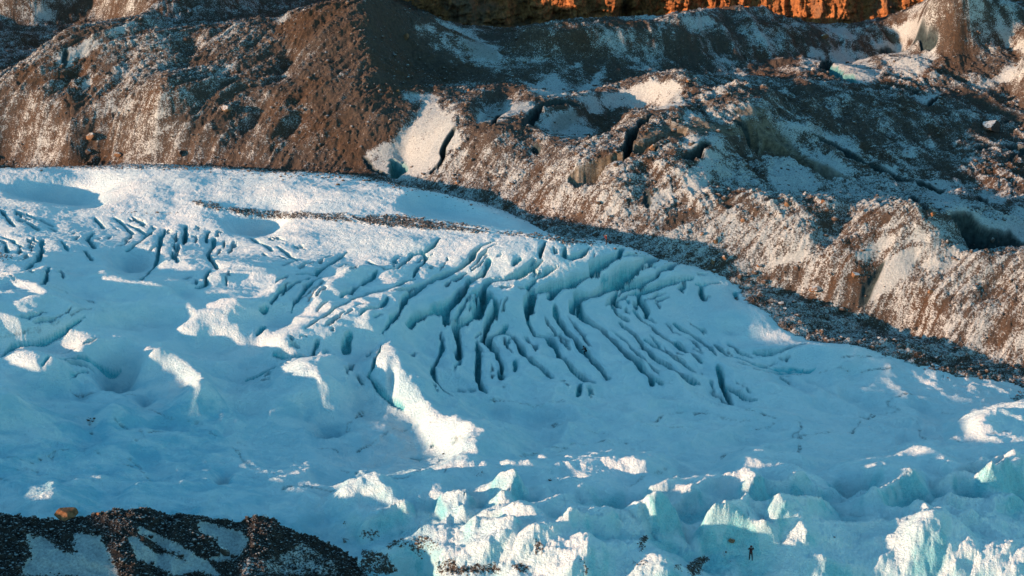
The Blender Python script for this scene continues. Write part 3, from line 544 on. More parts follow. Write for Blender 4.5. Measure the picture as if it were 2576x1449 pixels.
SNOWP = [  # clean snow / smooth ice faces in the rubble slope (strength 0..1)
 (zo(2, [(390, 1340), (480, 1240), (470, 1130), (430, 1060), (560, 900), (640, 780), (600, 715), (690, 720), (760, 860), (880, 830), (820, 960), (870, 1000), (880, 1100), (780, 1180), (700, 1260), (600, 1330), (430, 1365)]), 1.0),
 (zo(2, [(180, 1130), (330, 1080), (440, 1100), (480, 1200), (440, 1330), (260, 1310), (190, 1240)]), .85), (zo(2, [(470, 700), (620, 710), (600, 800), (480, 780)]), .8),
 (zo(2, [(1260, 880), (1290, 790), (1350, 755), (1450, 800), (1440, 830), (1340, 850), (1240, 890)]), 1.), (zo(2, [(1010, 920), (1060, 850), (1120, 800), (1290, 760), (1270, 870), (1150, 925), (1030, 960)]), .8),
 (zo(2, [(1500, 960), (1560, 900), (1740, 800), (1800, 880), (1950, 930), (1960, 980), (1800, 1060), (1660, 1060), (1600, 1010), (1400, 960)]), .8), (zo(2, [(1820, 740), (2100, 700), (2270, 640), (2330, 610), (2560, 650), (2576, 830), (2480, 830), (2200, 810), (2050, 820), (1900, 880)]), .9),
 (zo(2, [(540, 210), (700, 160), (900, 230), (1200, 320), (1220, 450), (1180, 470), (950, 420), (900, 490), (830, 460), (860, 540), (700, 400)]), .72), (zo(2, [(1340, 650), (1620, 580), (1700, 720), (1560, 750), (1400, 680)]), .8), (zo(2, [(1700, 490), (1830, 470), (1800, 520), (1650, 560)]), .6), (zo(2, [(1780, 690), (1900, 580), (2010, 475), (1990, 540), (2040, 560), (1940, 640), (1830, 700)]), .85),
 (zo(6, [(1350, 830), (1400, 700), (1480, 590), (1560, 520), (1680, 440), (1780, 450), (1720, 560), (1640, 680), (1560, 740), (1450, 810)]), 1.), (zo(6, [(1430, 270), (1680, 210), (1600, 260), (1440, 290)]), .8), (zo(6, [(1330, 480), (1470, 370), (1570, 330), (1560, 400), (1450, 480), (1340, 530)]), .85), (zo(6, [(1680, 360), (1800, 310), (1860, 380), (1700, 400)]), .7),
 (zo(6, [(620, 560), (780, 500), (950, 470), (900, 520), (700, 570)]), .8), (zo(6, [(2120, 520), (2240, 390), (2260, 420), (2180, 520), (2080, 560)]), .8), (zo(6, [(1820, 550), (1920, 490), (1900, 530), (1780, 600)]), .7), (zo(6, [(360, 160), (420, 20), (390, 150), (320, 220)]), .6),
 (zo(6, [(1820, 30), (2040, 60), (2190, 130), (2150, 190), (1900, 110)]), .9), (zo(6, [(2110, 200), (2300, 200), (2480, 260), (2576, 270), (2576, 400), (2440, 350), (2300, 350), (2200, 290)]), .9), (zo(6, [(2210, 30), (2440, 40), (2430, 110), (2260, 60)]), .9), (zo(6, [(2480, 170), (2576, 130), (2576, 230), (2500, 210)]), .9),
 (zo(6, [(2190, 1280), (2250, 1190), (2300, 1170), (2280, 1210), (2220, 1285)]), .9), (zo(6, [(1960, 1020), (2040, 990), (2030, 1040), (1970, 1060)]), .7), (zo(3, [(2220, 670), (2460, 520), (2560, 490), (2540, 560), (2440, 630), (2300, 650)]), .9), (zo(3, [(1480, 200), (1800, 170), (1900, 280), (1850, 340), (1650, 280)]), .7),
 (zo(3, [(920, 440), (1000, 340), (1090, 430), (1050, 480)]), .8), (zo(3, [(1120, 460), (1160, 370), (1400, 450), (1510, 560), (1440, 620), (1310, 640), (1190, 560)]), .75), (zo(3, [(1000, 130), (1180, 190), (1320, 240), (1300, 310), (1120, 250)]), .7), (zo(3, [(1640, 1100), (1760, 1160), (1760, 1200), (1700, 1180)]), .9), (zo(3, [(1700, 770), (1850, 720), (2000, 680), (1870, 800)]), .8),
 (zo(3, [(720, 870), (820, 900), (1010, 1000), (860, 980), (780, 940)]), .85), (zo(3, [(1030, 1000), (1250, 1060), (1360, 1180), (1290, 1180), (1100, 1080)]), .75), (zo(3, [(1420, 1220), (1600, 1280), (1700, 1340), (1560, 1310)]), .75), (zo(3, [(1720, 1350), (1950, 1360), (2150, 1449), (1950, 1449)]), .75), (zo(3, [(1790, 1060), (1950, 1070), (1930, 1120), (1800, 1090)]), .7),
 (zo(3, [(0, 850), (180, 870), (160, 900), (0, 910)]), .8), (zo(3, [(0, 1050), (200, 1010), (330, 1030), (310, 1120), (200, 1100), (60, 1150), (0, 1140)]), .7), (zo(3, [(40, 1300), (200, 1180), (260, 1160), (220, 1330), (140, 1449), (0, 1449)]), .75), (zo(3, [(700, 1240), (900, 1260), (1050, 1400), (1000, 1449), (700, 1449), (640, 1330)]), .7), (zo(3, [(860, 1110), (1100, 1180), (1250, 1290), (1300, 1340), (1200, 1330), (1000, 1240)]), .8),
 (zo(5, [(2310, 60), (2400, 0), (2560, 0), (2500, 60), (2350, 130), (2310, 110)]), .95), (zo(1, [(400, 440), (640, 310), (820, 330), (700, 400), (560, 500), (480, 500)]), .7), (zo(1, [(850, 240), (1010, 160), (960, 250), (800, 290)]), .6), (zo(1, [(1200, 1000), (1290, 920), (1260, 980), (1200, 1010)]), .9), (zo(1, [(620, 640), (700, 600), (660, 680), (600, 700)]), .8),
 (zo(1, [(1830, 840), (1900, 740), (1880, 800), (1830, 870)]), .8), (zo(1, [(1620, 560), (1820, 470), (1700, 560), (1600, 600)]), .5), (zo(1, [(1180, 880), (1270, 820), (1340, 830), (1200, 920)]), .5), (zo(1, [(260, 50), (400, 90), (400, 150), (280, 130)]), .7), (zo(1, [(2040, 170), (2200, 100), (2160, 190), (2100, 180)]), .8), (zo(1, [(1500, 320), (1800, 220), (1700, 280), (1500, 360)]), .5),
 (zo(3, [(60, 150), (180, 130), (280, 200), (120, 210)]), .7), (zo(3, [(1450, 330), (1620, 330), (1900, 350), (1910, 450), (1780, 570), (1500, 520)]), .55), (zo(3, [(2360, 190), (2500, 210), (2470, 420), (2400, 300)]), .7), (zo(3, [(2500, 380), (2576, 290), (2576, 400)]), .8),
]
TAN = [(zo(3, [(380, 870), (520, 810), (640, 840), (640, 880), (520, 900)]), .8), (zo(3, [(0, 970), (100, 910), (300, 920), (430, 980), (460, 1040), (330, 1030), (200, 1000), (60, 1010)]), .9), (zo(3, [(530, 960), (620, 900), (700, 990), (820, 1090), (900, 1170), (1080, 1240), (1220, 1340), (1130, 1340), (900, 1230), (760, 1130), (640, 1100), (530, 1060)]), 1.),
       (zo(2, [(1720, 1350), (1880, 1270), (2060, 1160), (2150, 1140), (2160, 1180), (1950, 1270), (1800, 1370)]), .9), (zo(2, [(2190, 1140), (2230, 1050), (2400, 970), (2576, 900), (2576, 1040), (2400, 1080)]), .7), (zo(2, [(1560, 980), (1640, 870), (1760, 820), (1800, 900), (1700, 980), (1600, 1010)]), .5),
       (zo(2, [(900, 300), (1000, 300), (1180, 380), (1190, 470), (1000, 430), (930, 380)]), .5), (zo(2, [(1050, 900), (1140, 820), (1260, 770), (1240, 850), (1120, 920)]), .45), (zo(3, [(1500, 220), (1680, 310), (1620, 330)]), .6), (zo(6, [(2070, 210), (2150, 230), (2300, 350), (2200, 330)]), .5), (zo(3, [(1020, 280), (1170, 330), (1120, 370)]), .5)]
def mask_w(L, s=1.0):
    m = np.zeros((MH, MW), np.float32)
    for p, w in L: m = np.maximum(m, inpoly(p) * w)
    return blur(m, s)
DIRT_I, SNOW_I, TAN_I = mask_w(DIRT, 0.8), mask_w(SNOWP, 1.3), mask_w(TAN, 0.7)

def fan(Y0, Y1, dy_fn, inner=1.9, lo=-420, hi=3000, gl=1.06):
    us = [-60.0]
    while us[-1] < 2636: us.append(us[-1] + inner)
    s = inner
    left = [-60.0]
    while left[-1] > lo: s *= gl; left.append(left[-1] - s)
    s = inner; right = [us[-1]]
    while right[-1] < hi: s *= 1.06; right.append(right[-1] + s)
    us = np.array(left[:0:-1] + us + right[1:])
    ys = [Y0]
    while ys[-1] < Y1: ys.append(ys[-1] + dy_fn(ys[-1]))
    ys = np.array(ys)
    U, Y = np.meshgrid(us, ys)
    X = (U - CX) / FO * (Y * CP + CAM_H * SP)
    return X, Y

def grid_object(name, X, Y, Z, attrs, keep, mat):
    nr, nc = X.shape
    idx = np.arange(nr * nc, dtype=np.int32).reshape(nr, nc)
    q = np.stack([idx[:-1, :-1], idx[:-1, 1:], idx[1:, 1:], idx[1:, :-1]], -1).reshape(-1, 4)
    kq = (keep[:-1, :-1] | keep[:-1, 1:] | keep[1:, 1:] | keep[1:, :-1]).ravel()
    q = q[kq]
    used = np.zeros(nr * nc, bool); used[q.ravel()] = True
    remap = np.cumsum(used) - 1
    q = remap[q].astype(np.int32)
    co = np.stack([X.ravel()[used], Y.ravel()[used], Z.ravel()[used]], -1).astype(np.float32)
    me = bpy.data.meshes.new(name)
    me.vertices.add(len(co)); me.vertices.foreach_set('co', co.ravel())
    me.loops.add(q.size); me.loops.foreach_set('vertex_index', q.ravel())
    me.polygons.add(len(q)); me.polygons.foreach_set('loop_start', np.arange(0, q.size, 4, dtype=np.int32))
    me.polygons.foreach_set('use_smooth', np.ones(len(q), bool))
    for k, v in attrs.items():
        a = me.attributes.new(k, 'FLOAT', 'POINT'); a.data.foreach_set('value', v.ravel()[used].astype(np.float32))
    me.update(calc_edges=True)
    me.materials.append(mat)
    o = bpy.data.objects.new(name, me); scene.collection.objects.link(o)
    o['kind'] = 'structure'
    return o
# ---------------------------------------------------------------- materials
def nt(name):
    m = bpy.data.materials.new(name); m.use_nodes = True
    t = m.node_tree; t.nodes.clear()
    return m, t
class NB:
    def __init__(s, t): s.t = t
    def n(s, ty, **kw):
        x = s.t.nodes.new(ty)
        for k, v in kw.items():
            if k in x.inputs: x.inputs[k].default_value = v
            else: setattr(x, k, v)
        return x
    def l(s, a, b): s.t.links.new(a, b)
    def attr(s, name):
        return s.n('ShaderNodeAttribute', attribute_name=name).outputs['Fac']
    def pos(s, scale=(1, 1, 1)):
        tc = s.n('ShaderNodeNewGeometry'); mp = s.n('ShaderNodeMapping'); mp.inputs['Scale'].default_value = scale
        s.l(tc.outputs['Position'], mp.inputs['Vector']); return mp.outputs[0]
    def noise(s, vec, scale, detail=3, rough=0.55):
        x = s.n('ShaderNodeTexNoise'); x.inputs['Scale'].default_value = scale; x.inputs['Detail'].default_value = detail; x.inputs['Roughness'].default_value = rough
        s.l(vec, x.inputs['Vector']); return x.outputs['Fac']
    def ramp(s, fac, stops):
        r = s.n('ShaderNodeValToRGB'); e = r.color_ramp.elements
        while len(e) < len(stops): e.new(0.5)
        for el, (p, c) in zip(e, stops): el.position = p; el.color = c if len(c) == 4 else (*c, 1)
        s.l(fac, r.inputs['Fac']); return r.outputs['Color']
    def mix(s, fac, a, b, ty='MIX'):
        x = s.n('ShaderNodeMix', data_type='RGBA', blend_type=ty)
        for k, v in ((0, fac), (6, a), (7, b)):
            if isinstance(v, (int, float)): x.inputs[k].default_value = v
            elif isinstance(v, tuple): x.inputs[k].default_value = v if len(v) == 4 else (*v, 1)
            else: s.l(v, x.inputs[k])
        return x.outputs[2]
    def math(s, op, a, b=0.0, c=0.0, clamp=False):
        x = s.n('ShaderNodeMath', operation=op, use_clamp=clamp)
        for i, v in enumerate((a, b, c)):
            if isinstance(v, (int, float)): x.inputs[i].default_value = v
            else: s.l(v, x.inputs[i])
        return x.outputs[0]
    def step(s, v, a, b):
        x = s.n('ShaderNodeMapRange', interpolation_type='SMOOTHSTEP')
        x.inputs[1].default_value = a; x.inputs[2].default_value = b
        s.l(v, x.inputs[0]); return x.outputs[0]
    def out(s, color, rough=0.7, bump=None, bs=0.5, bd=0.1, spec=0.3):
        p = s.n('ShaderNodeBsdfPrincipled'); o = s.n('ShaderNodeOutputMaterial')
        if isinstance(color, tuple): p.inputs['Base Color'].default_value = (*color, 1)
        else: s.l(color, p.inputs['Base Color'])
        if isinstance(rough, (int, float)): p.inputs['Roughness'].default_value = rough
        else: s.l(rough, p.inputs['Roughness'])
        p.inputs['Specular IOR Level'].default_value = spec
        if bump is not None:
            b = s.n('ShaderNodeBump'); b.inputs['Strength'].default_value = bs; b.inputs['Distance'].default_value = bd
            s.l(bump, b.inputs['Height']); s.l(b.outputs[0], p.inputs['Normal'])
        s.l(p.outputs[0], o.inputs[0])
        return p

ROCK = [(0.0, (0.016, 0.013, 0.012)), (0.45, (0.05, 0.038, 0.032)), (0.7, (0.11, 0.075, 0.055)), (1.0, (0.26, 0.17, 0.11))]
SNOWC = (0.80, 0.86, 0.88)

def mat_glacier():
    m, t = nt('glacier_ice_and_snow'); b = NB(t); P = b.pos()
    ice, dirt, path = b.attr('ice'), b.attr('dirt'), b.attr('grit')
    shade_blue = b.attr('shade_blue')
    n1 = b.noise(P, 0.9, 4); n2 = b.noise(P, 6.0, 3); n3 = b.noise(P, 0.12, 3)
    snow = b.mix(b.step(n3, 0.35, 0.7), (0.70, 0.79, 0.82), (0.84, 0.86, 0.86))
    n4 = b.noise(P, 1.1, 5, 0.7); n5 = b.noise(b.pos((0.5, 1.0, 1.0)), 0.35, 4, 0.6)
    snow = b.mix(b.math('MULTIPLY', b.step(n2, 0.50, 0.66), 0.30), snow, (0.52, 0.68, 0.75))
    snow = b.mix(b.math('MULTIPLY', b.step(n4, 0.50, 0.66), 0.22), snow, (0.50, 0.68, 0.76))
    cl = b.math('MULTIPLY', shade_blue, b.math('ADD', 0.45, b.math('MULTIPLY', b.step(n5, 0.38, 0.62), 0.75)), clamp=True)
    snow = b.mix(cl, snow, (0.27, 0.55, 0.67))  # blue of bare ice, and shade painted into the lower left
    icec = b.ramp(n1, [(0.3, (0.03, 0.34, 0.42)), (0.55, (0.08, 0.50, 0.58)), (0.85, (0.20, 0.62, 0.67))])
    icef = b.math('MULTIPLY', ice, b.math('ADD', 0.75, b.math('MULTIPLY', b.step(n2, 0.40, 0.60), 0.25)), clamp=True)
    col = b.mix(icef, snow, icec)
    rockc = b.ramp(b.noise(P, 2.5, 5, 0.8), ROCK)
    k = b.math('ADD', b.noise(P, 3.2, 6, 0.75), b.math('MULTIPLY', b.noise(P, 0.45, 2), 0.35))
    thr = b.math('ADD', k, b.math('MULTIPLY', dirt, 0.42))
    df = b.math('MULTIPLY', b.step(thr, 0.92, 1.02), b.step(dirt, 0.02, 0.15))
    col = b.mix(df, col, rockc)
    gl = b.math('MULTIPLY', path, b.step(b.noise(P, 1.6, 4, 0.7), 0.40, 0.56))
    col = b.mix(gl, col, (0.03, 0.075, 0.09))
    bump = b.math('ADD', b.noise(P, 3.0, 4, 0.7), b.math('MULTIPLY', b.noise(P, 10.0, 2), 0.3))
    p = b.out(col, 0.6, bump, 1.0, 0.45, 0.25)
    return m

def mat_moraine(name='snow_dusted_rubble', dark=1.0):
    m, t = nt(name); b = NB(t)
    P = b.pos(); PS = b.pos((1.0, 0.75, 1.2))
    cover, tan, ice = b.attr('snow'), b.attr('tan'), b.attr('ice')
    big = b.noise(P, 0.10, 3); med = b.noise(P, 0.55, 4, 0.65); fine = b.noise(PS, 3.4, 6, 0.8); vf = b.noise(P, 9.0, 3, 0.7)
    rock = b.ramp(b.math('ADD', b.math('MULTIPLY', b.noise(P, 1.7, 5, 0.75), 0.75), b.math('MULTIPLY', vf, 0.25)), ROCK)
    rock = b.mix(b.step(b.noise(P, 0.07, 2), 0.45, 0.7), rock, (1.0, 0.80, 0.62), 'MULTIPLY')
    rock = b.mix(1.0, rock, (dark, dark * (1.0 if dark == 1.0 else 1.1), dark * (1.0 if dark == 1.0 else 1.25)), 'MULTIPLY')  # lower dark paints shade in: rock darkened and shifted toward blue
    snow = b.mix(b.step(fine, 0.35, 0.65), (0.26, 0.28, 0.29), (0.46, 0.49, 0.50))
    v = b.math('ADD', b.math('MULTIPLY', fine, 0.9), b.math('MULTIPLY', vf, 0.35))
    v = b.math('ADD', v, b.math('MULTIPLY', med, 0.45)); v = b.math('ADD', v, b.math('MULTIPLY', big, 0.25))
    v = b.math('ADD', v, b.math('MULTIPLY', b.math('SUBTRACT', cover, 0.5), 0.8))
    sf = b.step(v, 0.96, 1.08)
    col = b.mix(sf, rock, snow)
    tanc = b.ramp(b.noise(P, 1.2, 4), [(0.3, (0.06, 0.05, 0.04)), (0.6, (0.17, 0.14, 0.10)), (0.85, (0.34, 0.30, 0.24))])
    col = b.mix(b.math('MULTIPLY', tan, 0.9), col, tanc)
    icec = b.ramp(b.noise(P, 1.2, 4), [(0.3, (0.012, 0.02, 0.024)), (0.8, (0.05, 0.075, 0.08))])
    col = b.mix(ice, col, icec)
    teal = b.ramp(b.noise(P, 1.0, 3), [(0.3, (0.02, 0.13, 0.16)), (0.8, (0.10, 0.30, 0.32))])
    col = b.mix(b.attr('teal'), col, teal)
    bump = b.math('ADD', fine, b.math('MULTIPLY', vf, 0.4))
    b.out(col, 0.8, bump, 0.9, 0.30, 0.2)
    return m

def mat_cliff():
    m, t = nt('orange_cliff_rock'); b = NB(t)
    P = b.pos((1, 1, 0.22)); Q = b.pos()
    c = b.ramp(b.math('ADD', b.math('MULTIPLY', b.noise(P, 0.45, 5, 0.7), 0.6), b.math('MULTIPLY', b.noise(Q, 1.6, 4, 0.7), 0.4)),
               [(0.32, (0.03, 0.014, 0.008)), (0.46, (0.17, 0.065, 0.024)), (0.6, (0.40, 0.16, 0.055)), (0.85, (0.55, 0.28, 0.12))])
    c = b.mix(b.math('MULTIPLY', b.step(b.noise(Q, 0.12, 3), 0.52, 0.66), 0.7), c, (0.10, 0.07, 0.05))
    b.out(c, 0.85, b.noise(P, 1.2, 6, 0.75), 0.9, 0.5, 0.2)
    return m
def mat_rock(name, stops, snow=0.85):
    m, t = nt(name); b = NB(t); P = b.pos()
    c = b.ramp(b.noise(P, 1.8, 5, 0.7), stops)
    if snow:
        g = b.n('ShaderNodeNewGeometry'); sx = b.n('ShaderNodeSeparateXYZ'); b.l(g.outputs['Normal'], sx.inputs[0])
        f = b.step(b.math('ADD', sx.outputs[2], b.math('MULTIPLY', b.math('SUBTRACT', b.noise(P, 3.0, 3), 0.5), 1.2)), 0.70, 0.98)
        c = b.mix(b.math('MULTIPLY', f, snow), c, (0.50, 0.54, 0.56))
    b.out(c, 0.85, b.noise(P, 4.0, 5, 0.7), 0.8, 0.15, 0.2)
    return m
M_GL, M_MO, M_CL = mat_glacier(), mat_moraine(), mat_cliff()
M_FG = mat_moraine('shaded_rubble', 0.38)  # near bank rock darkened in colour to stand in for shade
M_DK = mat_rock('dark_grey_stone', ROCK)
M_BR = mat_rock('brown_stone', [(0.25, (0.07, 0.04, 0.025)), (0.6, (0.20, 0.11, 0.06)), (0.9, (0.36, 0.22, 0.13))])
M_OR = mat_rock('orange_brown_stone', [(0.3, (0.06, 0.032, 0.018)), (0.5, (0.16, 0.075, 0.036)), (0.7, (0.28, 0.15, 0.08))], 0)

# ---------------------------------------------------------------- glacier surface
X, Y = fan(136.0, 405.0, lambda y: 1.0 if y < 184 else 0.235 + (y - 168) * 0.0004, lo=-2300, gl=1.045)
sh = X.shape; X = X.ravel(); Y = Y.ravel()
gz = csamp(GH, X, Y)
ox0, oy0 = proj(X, Y, gz)
ice = np.zeros(len(X), np.float32); grit = np.zeros(len(X), np.float32)
ser = np.zeros(len(X), np.float32)

# long undulating folds in the serac belt
zone = sstep(1205, 1290, oy0 + 0.05 * (ox0 - 1800)) * sstep(760, 1000, ox0)
ridg = ridged(X * 0.77 - Y * 0.64 + 1.6 * fbm(X, Y, 9, 3, .5, 61), (X * 0.64 + Y * 0.77) * 0.32, 5.5, 4, 0.5, 31)
def dunes(x, y, wl, seed):
    across = x * 0.70 - y * 0.71; along = x * 0.71 + y * 0.70
    ph = across / wl + 0.6 * fbm(x, y, wl * 2.6, 3, .5, seed)
    amp = 0.35 + 0.65 * sstep(-0.5, 0.5, fbm(along * 0.3, across * 1.2, wl * 1.2, 2, .5, seed + 3))
    fr = ph - np.floor(ph)
    up = np.clip(fr / 0.68, 0, 1); dn = np.clip((1 - fr) / 0.32, 0, 1)
    p_ = np.minimum(up ** 1.25, dn ** 0.9)
    return p_ * amp
du = 2.1 * dunes(X, Y, 7.4, 301) + 0.9 * dunes(X + 31, Y - 17, 3.4, 311)
gz += zone * (du - 1.0 + 0.22 * ridg + 0.06 * ridged(X, Y, 2.4, 3, .6, 331))
GH2 = GH  # marching surface (coarse)
for (rg, px, py, h, wl, wr, wv) in SER:
    h *= 0.50 if h > 5 else 0.25; wl *= 1.5; wr *= 1.05; wv *= 1.7
    ox, oy = zo(rg, [(px, py)])[0]
    x, y = march(ox, oy, GH, h)
    lx, ly = X - x, Y - y
    k = np.nonzero((np.abs(lx) < 16) & (np.abs(ly) < 16))[0]
    a, c = lx[k] * 0.78 - ly[k] * 0.62, lx[k] * 0.62 + ly[k] * 0.78
    a = a + 0.9 * fbm(X[k], Y[k], 5.0, 3, .55, int(px) % 97); c = c + 0.9 * fbm(X[k] + 50, Y[k], 5.0, 3, .55, int(px) % 89)
    w_ = np.where(a < 0, wl, wr)
    r = np.sqrt((a / w_) ** 2 + (c / wv) ** 2)
    q1 = np.abs(a) / w_ + 0.55 * np.abs(c) / wv; q2 = 0.45 * np.abs(a) / w_ + np.abs(c) / wv
    r = 0.5 * r + 0.5 * np.maximum(q1, q2)
    sharp = np.clip(1 - np.sqrt(r ** 2 + 0.006) + 0.04, 0, 1)
    prof = h * (0.7 * sharp + 0.3 * np.exp(-2.2 * r * r))
    base = csamp(GH, np.array([x]), np.array([y]))[0]
    gz[k] = np.maximum(gz[k], gz[k] * 0 + csamp(GH, X[k], Y[k]) + prof + 0.6 * (gz[k] - csamp(GH, X[k], Y[k])))
    ser[k] = np.maximum(ser[k], prof / h)
for (rg, pts, h, w) in RDG:
    h *= 1.25; w *= 1.35
    L = [march(p[0], p[1], GH, h) for p in zo(rg, pts)]
    def f(i, d, t, s, tot):
        e = np.clip(np.minimum(t, 1 - t) * 6, 0, 1) ** 0.7
        ww = w * (1 + 0.3 * gnoise(X[i] / 4, Y[i] / 4, 3)) * np.where(s > 0, 1.3, 0.8)
        dd = d + 0.35 * fbm(X[i], Y[i], 3, 2, .5, 7)
        gz[i] += h * e * np.clip(1 - np.abs(dd) / ww, 0, 1) ** 1.2
        ser[i] = np.maximum(ser[i], 0.6 * e * (dd < ww))
    seg_apply(X, Y, L, f, w * 2)
for (rg, px, py, rx, ry, dep) in PIT:
    ox, oy = zo(rg, [(px, py)])[0]
    x, y = march(ox, oy, GH); m = px_to_m(x, y)
    a, c = (X - x) / (rx * m), (Y - y) / (ry * m / 0.33)
    r2 = a * a + c * c + 0.25 * fbm(X, Y, 6, 2, .5, 3) * (a * a + c * c < 4)
    gz -= 1.35 * dep * np.exp(-r2 * 1.3) * (r2 < 6)
for (rg, pts, w, dep) in CV:
    L = world_line(rg, pts, GH)
    my = np.mean([p[1] for p in L]); w = w * px_to_m(0, my) * 0.53
    w = max(w, 0.2)
    def f(i, d, t, s, tot):
        e = np.clip(np.minimum(t, 1 - t) * 5 + 0.15, 0, 1) ** 0.6
        nz = 0.55 * fbm(X[i], Y[i], 3.5, 4, .65, 41)
        ww = w * e * (1 + 0.8 * gnoise(X[i] / 4, Y[i] / 4, 43))
        dd = np.abs(d * 1.0 + nz * (w * 0.5 + 0.2))
        c = sstep(ww + 0.20, ww * 0.55, dd)
        gz[i] -= dep * e * 0.5 * c + 0.15 * np.exp(-(d / (1.6 * w + 0.4)) ** 2)
        ice[i] = np.maximum(ice[i], np.clip(c * 2.2, 0, 1))
    seg_apply(X, Y, L, f, w * 3 + 2.0)
# fine secondary cracks beside the crevasses
rc = random.Random(12)
for (rg, pts, w, dep) in CV:
    if len(pts) < 3: continue
    L = world_line(rg, pts, GH)
    for q in range(2 if rg in (5, 6) else 4):
        off = rc.choice((-1, 1)) * rc.uniform(1.5, 3.6); a0 = rc.uniform(0, .55); a1 = a0 + rc.uniform(.2, .45)
        ts = np.linspace(a0, min(a1, 1), 5) * (len(L) - 1)
        xs = np.interp(ts, range(len(L)), [p[0] for p in L]); ys = np.interp(ts, range(len(L)), [p[1] for p in L])
        tx, ty = xs[-1] - xs[0], ys[-1] - ys[0]; tl = math.hypot(tx, ty) + 1e-6
        L2 = [(x - ty / tl * off + rc.uniform(-.3, .3), y + tx / tl * off + rc.uniform(-.3, .3)) for x, y in zip(xs, ys)]
        w2 = rc.uniform(0.06, 0.22); d2 = rc.uniform(.5, 1.5)
        def f(i, d, t, s, tot):
            e = np.clip(np.minimum(t, 1 - t) * 4, 0, 1)
            dd = np.abs(d + 0.3 * fbm(X[i], Y[i], 2.5, 3, .6, 47))
            c = sstep(w2 * e + 0.16, w2 * e * 0.5, dd) * e
            gz[i] -= d2 * c; ice[i] = np.maximum(ice[i], c * 0.9)
        seg_apply(X, Y, L2, f, 1.6)
for (rg, pts, w) in GR:
    L = world_line(rg, pts, GH)
    w = w * px_to_m(0, np.mean([p[1] for p in L])) * 0.5 + 0.05
    def f(i, d, t, s, tot):
        dd = d + 0.35 * fbm(X[i], Y[i], 2.2, 3, .6, 51)
        c = np.exp(-(dd / (w * 0.6 + 0.07)) ** 2) * (0.45 + 0.55 * sstep(-0.2, 0.4, gnoise(X[i] / 4, Y[i] / 4, 57)))
        gz[i] -= 0.22 * c
        grit[i] = np.maximum(grit[i], c * 0.8)
    seg_apply(X, Y, L, f, w * 3 + 1.5)
# small-scale roughness: a melted, pebbly crust
pb, _ = cells(X + 0.3 * gnoise(X, Y, 1), Y, 0.75, 5)
sas = ridged(X * 0.5 - Y * 0.87 + .5 * fbm(X, Y, 4, 2, .5, 411), (X * 0.87 + Y * 0.5) * 0.35, 1.7, 3, .6, 413)
lowz = sstep(860, 960, oy0)
gz += lowz * (1 - zone) * (0.45 * ridged(X, Y + 2 * fbm(X, Y, 12, 2, .5, 421), 8.5, 3, .5, 423) + 0.12 * sas * sstep(-0.3, 0.4, fbm(X, Y, 11, 3, .5, 415)) + 0.16 * fbm(X, Y, 4.0, 3, .6, 417))
gz += 0.04 * pb + (0.035 + 0.04 * sstep(1000, 1150, oy0)) * fbm(X, Y, 1.3, 3, .6, 71) + 0.14 * fbm(X, Y, 5.5, 3, .55, 73) + 0.30 * fbm(X, Y, 14, 3, .5, 75) * sstep(900, 1000, oy0)
ox1, oy1 = proj(X, Y, gz)
dirt = samp(DIRT_I, ox1, oy1)
for (rg, pts, w) in PATHS:
    L = world_line(rg, pts, GH); w = w * px_to_m(0, 350)
    def f(i, d, t, s, tot): dirt[i] *= sstep(w * 0.5, w * 1.3, d)
    seg_apply(X, Y, L, f, w * 2)
pz, _ = cells(X + .2 * gnoise(X * 2, Y * 2, 4), Y, 0.55, 19)
wq = 0.8 * fbm(X, Y, 3, 3, .6, 401)
blk = facets((X * .71 + Y * .70) * 0.5 + wq, X * .70 - Y * .71 + wq, 2.3, 403, 0.5, 0.28)
gz += (0.04 * zone + 0.14 * np.clip(ser, 0, 1) * zone) * sstep(-0.35, 0.25, fbm(X, Y, 9, 2, .5, 405)) * blk
gz += zone * (0.09 * pz + 0.10 * fbm(X, Y, 1.8, 3, .6, 77))
cb, _ = cells(X, Y, 0.6, 15)
gz += 0.16 * cb * sstep(0.3, 0.7, dirt)
# bare ice on steep faces
Z2 = gz.reshape(sh); X2 = X.reshape(sh); Y2 = Y.reshape(sh)
zs = blur(Z2, (2, 3))
dx = np.gradient(X2, axis=1); dyy = np.gradient(Y2, axis=0)
gx = np.gradient(zs, axis=1) / dx; gy = np.gradient(zs, axis=0) / dyy - gx * np.gradient(X2, axis=0) / dyy
slope = np.hypot(gx, gy).ravel()
lee = (gx.ravel() * TR[0] + gy.ravel() * TR[1])          # negative: falls away downstream
steep = 0.75 * sstep(0.55, 1.3, slope) * np.clip(zone + ser, 0, 1) * (0.55 + 0.45 * (fbm(X, Y, 4, 3, .55, 81) > -0.1))
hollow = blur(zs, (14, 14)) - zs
hollow_ice = sstep(0.15, 0.9, hollow.ravel()) * np.clip(zone, 0, 1)  # ice colour also follows the hollows of the serac belt
ice = np.clip(np.maximum(ice, np.maximum(steep, 0.75 * hollow_ice)) * (1 - 0.9 * np.clip(dirt, 0, 1)), 0, 1)
shade_blue = np.clip(0.45 * sstep(1700, 500, ox1) * sstep(850, 1050, oy1) + 0.25 * sstep(0.2, 0.5, slope) + 0.45 * sstep(-0.1, 0.5, fbm(X, Y, 30, 3, .5, 91)) * sstep(1500, 700, ox1) * sstep(900, 1000, oy1) * 0.6, 0, 1)  # lower left blued to paint its deeper shade; the rest is bare ice
mz = csamp(MH_, X, Y)
keep = (gz > mz - 1.6).reshape(sh)
glacier = grid_object('glacier', X2, Y2, Z2, dict(ice=ice, dirt=dirt, grit=grit, shade_blue=shade_blue), keep, M_GL)
print('glacier', sh, time.time() - T00)
GZ = Z2.copy(); GXs = X2; GYs = Y2

